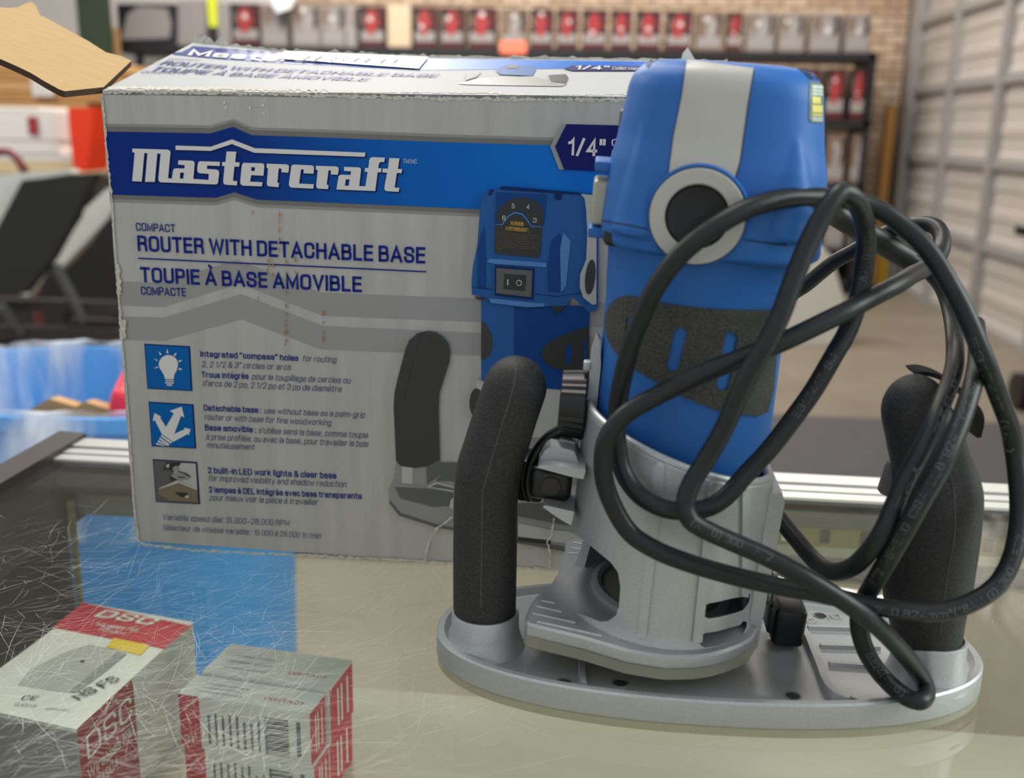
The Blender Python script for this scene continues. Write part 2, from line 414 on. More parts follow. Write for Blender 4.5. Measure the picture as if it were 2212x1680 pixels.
M_tb3 = mat('printed_tool_blue_light', (66, 118, 176), 0.4)
M_tb0 = mat('printed_tool_navy', (8, 38, 90), 0.4, spec=.15)
M_tg1 = mat('printed_tool_grey', (134, 133, 130), 0.4)
M_tg2 = mat('printed_tool_grey_dark', (84, 84, 80), 0.4)
M_tg3 = mat('printed_tool_grey_pale', (170, 168, 163), 0.4)
M_trub = mat('printed_tool_rubber', (44, 44, 41), 0.4)
M_yel = mat('printed_gold', (196, 156, 60), 0.45)
M_olive = mat('printed_fine_print', (116, 98, 50), 0.45)
M_rust = mat('rust_stain', (150, 112, 66), 0.6)
M_brown = mat('printed_wood_brown', (112, 98, 78), 0.45)
M_tape = mat('masking_tape', (222, 226, 222), 0.4, var=0.05, vscale=80)
M_marker = mat('pencil_marker', (120, 122, 128), 0.7)

box = thing('product_box', BBL + BU * (BW / 2) + BN * (BD / 2), 'worn silver and blue cardboard product box standing behind the router on the glass', 'box')

# body
mb = MB()
outl = [(217, 206), (221, 250), (226, 300), (231, 360), (236, 410), (240, 452), (245, 540), (254, 640), (258, 700), (263, 742), (269, 850), (276, 950),
        (284, 1050), (289, 1115), (292, 1150), (300, 1170), (314, 1180), (420, 1191), (560, 1198), (700, 1203), (870, 1212), (976, 1219), (1100, 1227), (1180, 1233)]
fr = [bp(*p) for p in outl] + [b3(BW, 0), b3(BW, BH), b3(0.004, BH)]
for p in fr: p.z = max(p.z, 1.0005)
mb.prism(fr, BN * BD, M_print)
body = mb.build('box_body', box)

# top panel, lifted at the back
def zb(u):
    ks = ((0, .0552), (.053, .0505), (.133, .0482), (.2, .0478), (.253, .0475), (.292, .0468))
    for (a, za), (b, zb_) in zip(ks, ks[1:]):
        if u <= b: return .2 + za + (zb_ - za) * max(0, (u - a)) / (b - a)
    return .2468
def top3(u, d, k=0):
    w = min(1, d / 0.012)
    z = BH + (zb(u) - BH) * (d / BD)
    return BBL + BU * u + BN * d + ZU * (z + k * 0.00016) - BN * (k * 0.00004)
mb = MB(); NU, ND = 40, 10
vs = [top3(BW * i / NU, BD * j / ND) for j in range(ND + 1) for i in range(NU + 1)]
fs = [(j * (NU + 1) + i, j * (NU + 1) + i + 1, (j + 1) * (NU + 1) + i + 1, (j + 1) * (NU + 1) + i) for j in range(ND) for i in range(NU)]
mb.add(vs, fs, M_topc)
topb = MB(); topb.add(vs, fs, M_topc); TOPBVH = topb.bvh()
lo = [p.copy() for p in vs]
for p in lo: p.z = 1.0 + BH - 0.002
b = len(mb.v); ring = [i for i in range(NU + 1)] + [(j + 1) * (NU + 1) - 1 for j in range(1, ND + 1)] + [ND * (NU + 1) + i for i in range(NU - 1, -1, -1)] + [j * (NU + 1) for j in range(ND - 1, 0, -1)]
mb.add([vs[i] for i in ring] + [lo[i] for i in ring], [(i, (i + 1) % len(ring), len(ring) + (i + 1) % len(ring), len(ring) + i) for i in range(len(ring))], M_topc)
mb.build('top_panel', box)
def tud(x, y):
    h = TOPBVH.ray_cast(CAM, ray(x, y).normalized())[0]
    if h is None: h = min((TOPBVH.find_nearest(atd(x, y, .42 + .01 * i)) for i in range(24)), key=lambda t: t[3])[0]
    q = h - BBL; return q.dot(BU), q.dot(BN)

# open end flap of bare kraft board
h0 = b3(0.0, BH); h1 = top3(0.0, BD); hd = (h1 - h0).normalized()
al = math.radians(17); wv = -BU * math.cos(al) + ZU * math.sin(al); fn = hd.cross(wv).normalized()
fl = [(224, 188), (140, 197), (128, 193), (97, 176), (66, 157), (30, 140), (0, 127), (-70, 98), (-80, 20), (-40, 26), (0, 16), (22, 17), (41, 15), (52, 9), (66, 4), (77, 11),
      (84, 28), (88, 34), (95, 36), (128, 54), (159, 71), (190, 88), (229, 113), (262, 121), (284, 131)]
mb = MB(); P = [onplane(x, y, h0, fn) for x, y in fl]
nd = -fn if fn.z > 0 else fn
tri = [tuple(t) for t in tessellate_polygon([P])]; n = len(P)
mb.add(P, tri, M_kraft)
mb.add([p + nd * 0.003 for p in P], tri, M_kdark)
mb.add(P + [p + nd * 0.003 for p in P], [(i, (i + 1) % n, n + (i + 1) % n, n + i) for i in range(n)], M_kdark)
mb.build('end_flap', box, label='bare kraft cardboard flap folded out from the box top')

# worn edges
def ragged(pts, w, amp, seed):
    r = random.Random(seed); out = []; back = []
    for a, b in zip(pts, pts[1:]):
        a = V(a); b = V(b); n = max(2, int((b - a).length / 5)); t = (b - a).normalized(); nn = V((-t.y, t.x))
        for k in range(n):
            p = a.lerp(b, k / n); out.append(p + nn * (w / 2 + r.uniform(-amp, amp))); back.append(p - nn * (w / 2 + r.uniform(-amp, amp)))
    return out, back
def rag_front(mb, pts, w, amp, seed, k, m):
    o, b = ragged(pts, w, amp, seed); vs = [bp(p.x, p.y, k) for p in o] + [bp(p.x, p.y, k) for p in b]; n = len(o)
    mb.add(vs, [(i, i + 1, n + i + 1, n + i) for i in range(n - 1)], m)
def rag_top(mb, pts, w, amp, seed, k, m):
    o, b = ragged(pts, w, amp, seed); n = len(o)
    vs = [top3(*tud(p.x, p.y), k) for p in o] + [top3(*tud(p.x, p.y), k) for p in b]
    mb.add(vs, [(i, i + 1, n + i + 1, n + i) for i in range(n - 1)], m)
mb = MB()
rag_front(mb, [(222, 199), (300, 198), (476, 200), (683, 206), (959, 213), (1200, 215), (1500, 217)], 7, 3.0, 1, 1, M_edge)
rag_top(mb, [(226, 190), (300, 190), (476, 192), (683, 198), (959, 205), (1200, 208), (1500, 210)], 6, 2.5, 2, 1, M_edge)
rag_front(mb, [(222, 205), (228, 262), (232, 330), (243, 425), (249, 520), (258, 625), (264, 730), (276, 860), (284, 980), (290, 1075), (297, 1150)], 4, 1.6, 3, 6, M_edge)
rag_front(mb, [(256, 570), (260, 640)], 9, 2, 4, 7, M_edge); rag_front(mb, [(266, 690), (270, 735)], 12, 3, 5, 7, M_edge)
rag_front(mb, [(297, 1130), (299, 1165), (312, 1174), (420, 1187), (560, 1194), (700, 1199), (870, 1208), (1180, 1228)], 4, 2, 6, 6, M_edge)
rag_top(mb, [(228, 160), (262, 140), (300, 126), (345, 112)], 16, 6, 8, 1, M_edge)
mb.build('worn_edge', box, label='frayed white board showing along the worn edges')
# torn back rim of the top
mb = MB(); r = random.Random(5); top = []; bot = []
for i in range(120):
    u = BW * i / 119; z = 0.0008 + 0.0006 * abs(r.gauss(0, 1)) + (0.004 if u < 0.02 else 0) * r.random()
    q = top3(u, BD); bot.append(q - ZU * 0.001); top.append(q + ZU * z + BN * r.uniform(-.0005, .001))
mb.add(bot + top, [(i, i + 1, 121 + i, 120 + i) for i in range(119)], M_edge)
a = top3(0.268, BD); mb.add([a, a + BU * .008, a + BU * .003 + ZU * .007 - BN * .003, a + BU * .0005 + ZU * .004], [(0, 1, 2, 3)], M_tape)
mb.build('torn_rim', box)

# ---- brand banner and lettering
mb = MB()
def fpoly(mb, px, k, m, holes=()):
    mb.poly([bp(x, y, k) for x, y in px], m, [[bp(x, y, k) for x, y in h] for h in holes])
RX = 1500
up = [(228, 284), (455, 288), (504, 274), (545, 292), (700, 297), (960, 307), (1190, 314), (RX, 323)]
dn = [(238, 420), (466, 427), (507, 415), (556, 431), (700, 437), (960, 448), (1040, 452), (RX, 466)]
sh = lambda l, d: [(x, y + d) for x, y in l]
fpoly(mb, sh(up, -17) + sh(up, 2)[::-1], 1, M_g3); fpoly(mb, sh(up, -11) + sh(up, 2)[::-1], 2, M_g2)
fpoly(mb, sh(dn, -2) + sh(dn, 16)[::-1], 1, M_g3); fpoly(mb, sh(dn, -2) + sh(dn, 9)[::-1], 2, M_g2)
fpoly(mb, up + dn[::-1], 3, M_band)
mb.build('brand_banner', box, angle=0, label='blue printed banner with a peaked outline')
L1 = (275, 290, 6.9125); L2 = (585, 290, 6.703)
letters = [
 (L1, [(90, 212), (610, 228), (645, 238), (660, 265), (622, 655), (680, 660), (695, 545), (710, 515), (735, 507), (868, 510), (870, 460), (768, 450), (778, 388), (960, 392), (1005, 400), (1020, 430), (1000, 665), (1225, 680), (1230, 590), (1080, 578), (1060, 550), (1058, 500), (1070, 430), (1082, 408), (1110, 402), (1395, 410), (1393, 472), (1205, 465), (1203, 515), (1340, 525), (1375, 540), (1385, 575), (1368, 715), (1355, 740), (1325, 747), (510, 714), (485, 695), (478, 660), (512, 290), (462, 285), (425, 710), (280, 708), (315, 283), (270, 278), (230, 705), (88, 697), (125, 275), (90, 265)], [(805, 570), (860, 572), (850, 662), (798, 660)]),
 (L1, [(1495, 255), (1640, 260), (1622, 415), (1690, 420), (1682, 483), (1612, 480), (1590, 695), (1655, 698), (1648, 762), (1490, 752), (1455, 740), (1443, 705), (1465, 475), (1425, 470), (1430, 412), (1478, 414)], None),
 (L1, [(1745, 425), (2030, 432), (2055, 450), (2057, 490), (2043, 618), (1862, 608), (1845, 705), (2030, 715), (2022, 775), (1740, 765), (1705, 745), (1698, 710), (1722, 460)], [(1865, 490), (1920, 492), (1915, 548), (1862, 546)]),
 (L2, [(-47, 424), (240, 435), (270, 450), (275, 480), (265, 555), (165, 548), (165, 495), (125, 492), (105, 700), (130, 703), (122, 765), (-10, 752), (-40, 740), (-46, 705), (-28, 490), (-50, 488)], None),
 (L2, [(340, 437), (605, 450), (632, 465), (635, 500), (628, 570), (485, 562), (485, 508), (448, 505), (420, 712), (632, 722), (625, 785), (310, 770), (278, 750), (272, 715), (305, 470), (318, 447)], None),
 (L2, [(665, 455), (960, 465), (988, 480), (993, 510), (980, 585), (880, 580), (880, 522), (845, 520), (818, 730), (845, 735), (838, 792), (700, 785), (672, 765), (668, 730), (690, 518), (662, 510)], None),
 (L2, [(1070, 470), (1280, 478), (1310, 490), (1315, 520), (1288, 748), (1378, 752), (1410, 545), (1368, 540), (1375, 485), (1420, 488), (1435, 370), (1450, 340), (1480, 330), (1660, 337), (1650, 400), (1590, 402), (1572, 430), (1565, 490), (1612, 492), (1603, 550), (1555, 548), (1520, 820), (960, 797), (988, 620), (1000, 592), (1030, 585), (1165, 588), (1170, 535), (1070, 528)], [(1095, 650), (1152, 652), (1138, 745), (1082, 742)]),
 (L2, [(1725, 342), (1870, 348), (1848, 500), (1910, 505), (1900, 562), (1832, 558), (1800, 770), (1868, 775), (1858, 832), (1690, 822), (1658, 805), (1652, 770), (1692, 555), (1622, 550), (1630, 495), (1703, 497)], None)]
mb = MB()
roof = zpx(*L1, [(735, 168), (1260, 185), (1575, 75), (1915, 207), (2212, 218)]) + zpx(*L2, [(1378, 265), (1370, 325), (0, 275)]) + zpx(*L1, [(1905, 275), (1575, 145), (1260, 247), (735, 232)])
for (zz, pts, hole) in letters + [(None, roof, None)]:
    px = zpx(*zz, pts) if zz else pts; hp = [zpx(*zz, hole)] if hole else []
    s = lambda l: [(x + 2.6, y + 2.6) for x, y in l]
    fpoly(mb, s(px), 5, M_shadow, [s(h) for h in hp]); fpoly(mb, px, 7, M_white, hp)
def ftext(mb, s, p0, p1, top, m, k=4, bold=0.0, shear=0.0):
    a = bp(*p0, k); b_ = bp(*p1, k); ux = (b_ - a); w = ux.length; ux.normalize(); uy = BN.cross(ux); uy = uy if uy.z > 0 else -uy
    h = (bp(*top, k) - a).dot(uy); text_to(mb, s, a, ux, uy, w, h, m, bold, shear)
ftext(mb, 'TM/MC', (871.5, 352), (901, 353.5), (871.5, 342.5), M_white, 5)
mb.build('brand_lettering', box, angle=0, label='pale slab lettering under a roof line on the banner')

mb = MB()
ftext(mb, 'COMPACT', (295, 498), (379.5, 502), (294, 480.5), M_navy, 4, 0.012)
ftext(mb, 'ROUTER WITH DETACHABLE BASE', (299, 542), (919, 569), (298, 508), M_navy, 4, 0.02)
fpoly(mb, [(299, 556), (921, 585), (921, 588), (299, 559)], 4, M_navy)
ftext(mb, 'TOUPIE À BASE AMOVIBLE', (305, 609), (782, 631), (303, 576), M_navy, 4, 0.02)
ftext(mb, 'COMPACTE', (306, 636), (403, 640), (305, 618), M_navy, 4, 0.012)
mb.build('product_name_print', box, angle=0, label='navy product name in two languages')

mb = MB()
fpoly(mb, [(252, 607), (345, 611), (512.5, 561), (692, 632), (1040, 645), (RX, 660), (RX, 712), (1040, 695), (697, 681), (517, 612), (352, 663), (259, 659)], 1, M_grey1)
fpoly(mb, [(262, 683), (354, 686), (521, 635), (697, 704), (1040, 719), (RX, 735), (RX, 784), (1040, 768), (694, 754), (522, 689), (354, 736), (270, 734)], 1, M_grey1)
mb.build('chevron_print', box, angle=0, label='grey printed chevron stripes')

mb = MB()
fpoly(mb, [(1213, 267.5), (1189, 316), (1208, 366), (1222, 366), (1202, 316), (1227, 268)], 5, M_sil)
fpoly(mb, [(1224, 268), (1199.5, 316.5), (1219, 366), (RX, 378), (RX, 275)], 6, M_navyd)
ftext(mb, '1/4"', (1226, 335), (1307, 338), (1225, 298), M_white, 8, 0.02)
ftext(mb, 'Collet', (1321, 315), (1385, 317), (1321, 300), M_white, 8, 0.01)
ftext(mb, 'Mandrin', (1321, 340), (1400, 343), (1321, 325), M_white, 8, 0.01)
mb.build('size_badge', box, angle=0, label='dark navy pointed badge reading a quarter inch')

# ---- feature icons
def icon_frame(mb, q, inner):
    fpoly(mb, q, 2, M_navyd); c = (sum(p[0] for p in q) / 4, sum(p[1] for p in q) / 4)
    fpoly(mb, [(c[0] + (x - c[0]) * .955, c[1] + (y - c[1]) * .955) for x, y in q], 4, inner)
Z1 = (300, 730, 12.92)
mb = MB(); icon_frame(mb, zpx(*Z1, [(155, 155), (1430, 225), (1500, 1475), (245, 1410)]), M_iconb)
blb = [(845 + 268 * math.cos(a) , 725 - 262 * math.sin(a)) for a in [math.radians(t) for t in range(-25, 206, 10)]]
fpoly(mb, zpx(*Z1, blb + [(650, 900), (720, 1020), (755, 1130), (990, 1140), (1010, 1010), (1080, 890)]), 6, M_white)
for q in ([(755, 1155), (995, 1165), (993, 1195), (755, 1185)], [(750, 1215), (1000, 1225), (990, 1262), (752, 1250)], [(805, 1278), (955, 1285), (945, 1325), (800, 1315)],
          [(815, 285), (850, 410), (785, 410)], [(570, 360), (660, 440), (615, 470)], [(1080, 390), (1040, 495), (985, 460)], [(430, 560), (545, 600), (530, 630)],
          [(430, 840), (545, 780), (555, 820)], [(1240, 600), (1120, 620), (1150, 670)], [(1250, 875), (1150, 815), (1125, 875)]):
    fpoly(mb, zpx(*Z1, q), 6, M_white)
mb.build('feature_icon', box, angle=0, label='square blue icon of a glowing light bulb')
Z2 = (300, 850, 12.92)
mb = MB(); icon_frame(mb, zpx(*Z2, [(275, 220), (1530, 295), (1605, 1530), (365, 1465)]), M_iconb)
fpoly(mb, zpx(*Z2, [(455, 530), (650, 630), (615, 655), (775, 915), (1000, 540), (880, 470), (1215, 350), (1290, 650), (1195, 615), (1010, 1110), (1290, 985), (1290, 935), (1465, 985), (1410, 1150), (1380, 1115), (975, 1335), (660, 1110), (470, 730), (405, 750)]), 6, M_white)
for i in range(4):
    fpoly(mb, zpx(*Z2, [(655 - 45 * i, 1135 + 75 * i), (955 - 75 * i if i < 2 else 880 - 110 * (i - 2), 1345 + 50 * i if i < 2 else 1440), (905 - 65 * i if i < 2 else 830 - 110 * (i - 2), 1380 + 40 * i if i < 2 else 1442), (630 - 45 * i, 1180 + 75 * i)]), 6, M_white)
mb.build('feature_icon', box, angle=0, label='square blue icon of three branching arrows')
Z3 = (300, 980, 14.0)
mb = MB(); icon_frame(mb, zpx(*Z3, [(425, 155), (1770, 240), (1860, 1520), (520, 1450)]), M_tg2)
for px, m, k in (([(1310, 262), (1735, 285), (1780, 1060), (1240, 780), (1060, 560)], M_tg3, 5), ([(640, 1040), (1230, 780), (1780, 1060), (1800, 1440), (980, 1400), (600, 1200)], M_brown, 6),
                 ([(625, 1020), (1210, 770), (1780, 1040), (1780, 1080), (1240, 860), (640, 1050)], M_tg3, 7), ([(850, 240), (1300, 262), (1200, 350), (1150, 320), (1040, 540), (900, 430), (760, 490)], M_black, 6),
                 ([(850, 320), (940, 280), (950, 390), (850, 400)], M_tg3, 7), ([(1050, 400), (1150, 330), (1250, 420), (1200, 500), (1050, 500)], M_tg1, 7),
                 ([(1000, 620), (1200, 530), (1450, 560), (1590, 680), (1480, 760), (1230, 760), (1060, 700)], M_tg1, 8), ([(1210, 490), (1450, 560), (1600, 670), (1560, 680), (1400, 580), (1210, 515)], M_black, 9),
                 ([(980, 660), (1150, 740), (1060, 800), (995, 780)], M_black, 9), ([(1210, 660), (1430, 680), (1420, 710), (1220, 695)], M_black, 9), ([(1110, 1140), (1490, 1160), (1500, 1220), (1340, 1290), (1270, 1250)], M_black, 9),
                 ([(1420, 1230), (1550, 1230), (1540, 1320), (1440, 1310)], M_tg3, 9)):
    fpoly(mb, zpx(*Z3, px), k, m)
mb.build('feature_icon', box, angle=0, label='square photo icon of a tool foot lit over wood')

T = [
 [('Integrated “compass” holes', (433.5, 770), (645, 779.5), (432, 757), 1), ('for routing', (653.5, 780), (726, 783), (653, 767), 0), ('2, 2 1/2 & 3" circles or arcs', (435.7, 792), (628, 799), (435, 779), 0),
  ('Trous intégrés', (436.4, 815), (537.5, 818.5), (436, 802), 1), ('pour le toupillage de cercles ou', (544.6, 819), (756.4, 828), (544, 806), 0), ("d'arcs de 2 po, 2 1/2 po et 3 po de diamètre", (438, 833), (737, 846.5), (438, 820), 0)],
 [('Detachable base :', (441, 886.5), (565, 892), (441, 873.5), 1), ('use without base as a palm-grip', (571.5, 892.5), (788, 902), (571, 880), 0), ('router or with base for fine woodworking', (442.5, 906), (715, 919), (442, 893), 0),
  ('Base amovible :', (443.6, 929), (553.6, 934), (443, 916), 1), ("s'utilise sans la base, comme toupie", (559, 935), (794.6, 946), (559, 922), 0), ('à prise profilée, ou avec la base, pour travailler le bois', (445.4, 949), (795, 965), (445, 936), 0), ('minutieusement', (447, 966.8), (550, 971.4), (447, 954), 0)],
 [('2 built-in LED work lights & clear base', (449, 1021.4), (726.8, 1033.6), (448, 1008), 1), ('for improved visibility and shadow reduction', (450.7, 1038), (747.9, 1052), (450, 1025), 0),
  ('2 lampes à DEL intégrée avec base transparente', (451.4, 1063), (781.8, 1077.5), (451, 1050), 1), ('pour mieux voir la pièce à travailler', (453, 1080), (686.4, 1090.5), (453, 1067), 0)],
 [('Variable speed dial: 15,000–28,000 RPM', (351.4, 1122), (624.6, 1135.4), (351, 1109.5), 2), ('Sélecteur de vitesse variable : 15 000 à 28 000 tr/min', (352.5, 1144), (692.9, 1163), (352, 1132), 2)]]
for i, blk in enumerate(T):
    mb = MB()
    for s, p0, p1, tp, bd in blk:
        ftext(mb, s, p0, p1, tp, M_navy if bd == 1 else (M_ink2 if bd == 2 else M_ink), 3, 0.016 if bd == 1 else 0.0, 0.0 if bd == 1 else 0.2)
    mb.build('speed_text' if i == 3 else 'feature_text', box, angle=0)

# ---- printed picture of the tool
Z5 = (800, 380, 1.9537); ZD = (1010, 390, 6.2233)
mb = MB()
def dp(px, k, m, z=Z5): fpoly(mb, zpx(*z, px), k, m)
def ell(cx, cy, rx, ry, a0=0, a1=360, st=12, rot=0):
    c, s_ = math.cos(math.radians(rot)), math.sin(math.radians(rot)); out = []
    for t in range(a0, a1 + (0 if a1 - a0 == 360 else 1), st):
        x, y = rx * math.cos(math.radians(t)), ry * math.sin(math.radians(t)); out.append((cx + x * c - y * s_, cy + x * s_ + y * c))
    return out
ZH = (820, 700, 3.2313)
# plate + handle
dp([(65, 1150), (110, 1060), (440, 960), (600, 1240), (960, 1330), (1240, 1300), (1480, 1480), (1480, 1570), (1300, 1545), (960, 1490), (560, 1420), (400, 1390), (150, 1310), (75, 1220)], 8, M_tg1, ZH)
dp([(75, 1220), (150, 1310), (400, 1390), (560, 1420), (960, 1490), (1300, 1545), (1480, 1575), (1300, 1580), (960, 1520), (560, 1440), (390, 1410), (140, 1330), (70, 1240)], 9, M_tg2, ZH)
dp([(110, 1130), (330, 1140), (520, 1170), (520, 1260), (380, 1270), (150, 1210)], 9, M_tg2, ZH)
dp([(330, 1130), (400, 1095), (520, 1125), (520, 1165)], 10, M_tg3, ZH); dp([(360, 1128), (405, 1108), (520, 1138), (520, 1152)], 11, M_tg2, ZH)
dp([(430, 960), (545, 960), (530, 1090), (400, 1090)], 9, M_tg2, ZH); dp([(500, 1220), (520, 1200), (520, 1290), (490, 1270)], 11, M_tg3, ZH)
dp([(968, 1240), (1160, 1240), (1340, 1400), (960, 1330)], 10, M_tg2, ZH); dp([(968, 1475), (1200, 1500), (1190, 1530), (968, 1505)], 10, M_black, ZH)
dp([(970, 1380), (1200, 1430), (1330, 1440), (1480, 1500), (1480, 1545), (970, 1480)], 10, M_tg3, ZH)
dp([(118, 960), (420, 930), (435, 1050), (330, 1120), (150, 1105), (105, 1060)], 10, M_tg1, ZH); dp([(160, 985), (235, 995), (235, 1110), (160, 1100)], 11, M_tg3, ZH); dp([(330, 985), (420, 935), (432, 1045), (335, 1110)], 11, M_tg2, ZH)
hd_ = [(345, 42), (400, 52), (450, 85), (485, 130), (498, 190), (490, 260), (420, 480), (416, 600), (424, 935), (340, 985), (250, 996), (150, 980), (120, 945), (103, 560), (110, 470), (130, 380), (185, 170), (210, 110), (270, 58)]
dp(hd_, 12, M_trub, ZH); dp([(330, 48), (285, 100), (215, 360), (180, 520), (176, 516), (210, 356), (280, 98), (325, 46)], 13, M_black, ZH)
# lower housing
dp([(450, 855), (930, 905), (930, 1100), (560, 1100), (440, 1000)], 9, M_tg3); dp([(640, 1090), (940, 1090), (940, 1290), (700, 1300)], 8, M_tg1)
dp(ell(450, 955, 30, 62), 10, M_trub)
# blue lower body + head
dp([(470, 505), (520, 530), (740, 548), (830, 545), (890, 545), (925, 570), (922, 907), (700, 890), (470, 860)], 11, M_tb2)
dp([(470, 505), (520, 530), (610, 540), (606, 880), (470, 860)], 12, M_tb1)
dp([(470, 608), (490, 620), (512, 660), (520, 705), (512, 745), (490, 768), (470, 775)], 13, M_trub)
dp([(922, 630), (860, 650), (790, 678), (740, 710), (722, 745), (735, 780), (775, 805), (840, 825), (922, 832)], 13, M_trub)
dp([(828, 715), (846, 708), (852, 720), (848, 785), (830, 790), (824, 778)], 14, M_tb2); dp([(902, 690), (912, 690), (910, 780), (900, 780)], 14, M_tb2)
head = [(475, 75), (490, 62), (505, 56), (545, 56), (880, 72), (945, 75), (962, 100), (965, 180), (962, 540), (950, 570), (920, 570), (890, 540), (850, 505), (830, 545), (765, 545), (740, 548), (520, 532), (500, 512), (432, 498), (430, 440), (436, 380), (455, 290), (465, 150)]
dp(head, 15, M_tb1)
dp([(545, 50), (560, 42), (880, 68), (900, 78), (880, 78), (560, 58)], 16, M_tb0)
zz = lambda px, k, m: dp(px, k, m, ZD)
zz([(230, 620), (180, 740), (150, 900), (140, 1440), (260, 1460), (260, 1080), (250, 700)], 16, M_tb2)
zz([(1240, 700), (1310, 800), (1290, 1500), (1090, 1480), (1080, 1150), (1130, 800)], 16, M_tb2); zz([(1290, 690), (1390, 800), (1330, 1400), (1260, 1500), (1250, 900)], 17, M_tb3)
zz([(400, 150), (1060, 180), (1075, 210), (1030, 600), (375, 560)], 17, M_tb2); zz([(385, 570), (1010, 610), (985, 1000), (965, 1030), (400, 980), (372, 950)], 17, M_black)
zz([(405, 545), (400, 420), (480, 340)] + ell(735, 420, 290, 195, 195, 350, 12) + [(1030, 450), (1020, 590), (880, 600), (780, 440), (680, 400), (560, 440), (480, 570)], 18, M_black)
zz([(385, 575), (470, 580), (550, 470), (640, 415), (740, 430), (800, 490), (870, 600), (1010, 612), (1010, 622), (865, 615), (785, 500), (735, 450), (640, 432), (560, 480), (480, 592), (385, 585)], 20, M_tb3)
zz([(390, 590), (480, 592), (560, 480), (640, 435), (735, 455), (790, 510), (865, 620), (1005, 625), (1000, 700), (390, 690)], 19, M_black)
def ztext(s, p0, p1, tp, m, k=21, bold=0, z=ZD):
    q = zpx(*z, [p0, p1, tp]); ftext(mb, s, q[0], q[1], q[2], m, k, bold)
ztext('WARNING:', (585, 590), (765, 605), (583, 535), M_yel, 21, .02); ztext('AVERTISSEMENT :', (518, 655), (832, 685), (518, 605), M_yel, 21, .02)
for i, (s, w) in enumerate((('Use care when adjusting speed. Changing the', 575), ('speed can reduce bit life and the quality of cut. Always', 575), ('read and understand the manual first', 390), ('Toujours lire le guide avant de', 575), ('changer la vitesse. La modification de la vitesse de', 572), ('rotation peut nuire la coupe. Garder', 570), ('les mains loin de la toupie en marche', 565), ('toujours', 70))):
    y = 695 + 31 * i; ztext(s, (400, y), (400 + w, y + 45 * w / 575), (400, y - 17), M_olive, 21)
for s, x, y, w, r_ in (('5', 605, 340, 40, 0), ('4', 800, 350, 42, 0), ('6', 480, 500, 42, 0), ('3', 890, 530, 45, 0)):
    ztext(s, (x, y + 25), (x + w, y + 27), (x, y - 38), M_white, 22)
zz([(270, 1085), (310, 1040), (1070, 1095), (1065, 1155), (380, 1110), (270, 1090)], 18, M_tb3); zz([(380, 1130), (910, 1170), (890, 1590), (375, 1530)], 19, M_tb0)
zz([(400, 1165), (880, 1200), (865, 1555), (395, 1500)], 20, M_tg2); zz([(505, 1240), (800, 1260), (785, 1470), (495, 1445)], 21, M_black)
zz([(548, 1315), (560, 1316), (556, 1395), (544, 1394)], 22, M_white)
fpoly(mb, zpx(*ZD, ell(703, 1362, 38, 40)), 22, M_white); fpoly(mb, zpx(*ZD, ell(703, 1362, 29, 31)), 23, M_black)
zz([(75, 1410), (350, 1450), (350, 1458), (75, 1418)], 18, M_tb0); zz([(900, 1505), (1200, 1540), (1530, 1495), (1530, 1503), (1200, 1549), (900, 1513)], 18, M_tb0)
zz([(300, 1570), (900, 1630), (1040, 1640), (1040, 1680), (800, 1690), (320, 1630)], 18, M_tb3)
zz([(1530, 175), (1690, 190), (1740, 230), (1735, 1650), (1680, 1655), (1560, 1560), (1515, 1420), (1520, 1250), (1600, 1050), (1615, 700), (1600, 400), (1580, 240)], 19, M_tg3)
zz(ell(1655, 1285, 68, 235, rot=6), 20, M_trub); zz([(1658, 1200), (1668, 1200), (1664, 1360), (1654, 1360)], 21, M_black)
zz([(1165, 180), (1280, 160), (1260, 250), (1195, 260)], 19, M_tb0); zz([(310, 120), (370, 110), (320, 195), (290, 190)], 19, M_tb0)
zz([(95, 1545), (240, 1560), (225, 1590), (150, 1590)], 18, M_black); dp([(770, 545), (822, 545), (800, 575), (780, 572)], 16, M_black)
mb.build('printed_tool_picture', box, angle=0, label='printed picture of the same blue router with black handles')

# ---- stains, creases, scuffs
mb = MB(); r = random.Random(3)
for x, y0, y1 in ((548, 455, 470), (606, 460, 560), (620, 560, 745), (580, 560, 580), (640, 555, 600), (700, 670, 730), (560, 600, 640), (618, 690, 760), (585, 560, 575), (592, 570, 600)):
    y = y0
    while y < y1:
        w = r.uniform(1, 2.6); h = r.uniform(3, 11)
        fpoly(mb, [(x - w, y), (x + w * .6, y - 1), (x + w, y + h), (x - w * .4, y + h + 1)], 10, M_rust); y += h + r.uniform(4, 20)
mb.build('rust_drip', box, angle=0, label='rusty drip stains')
for i, pth in enumerate(([(980, 1112), (945, 1138), (928, 1165), (922, 1195), (920, 1215)], [(1198, 1115), (1192, 1150), (1183, 1165), (1190, 1195), (1186, 1228)])):
    mb = MB(); rag_front(mb, pth, 4, 1.5, 11 + i, 16, M_edge); mb.build('crease', box, angle=0, label='torn white crease')
mb = MB()
for x, y in ((540, 236), (568, 230), (485, 225), (570, 248), (488, 235)): rag_front(mb, [(x, y - 6), (x + 1, y + 6)], 4, 1.5, x, 4, M_white)
mb.build('scuff', box, angle=0, label='white scuff marks above the banner')

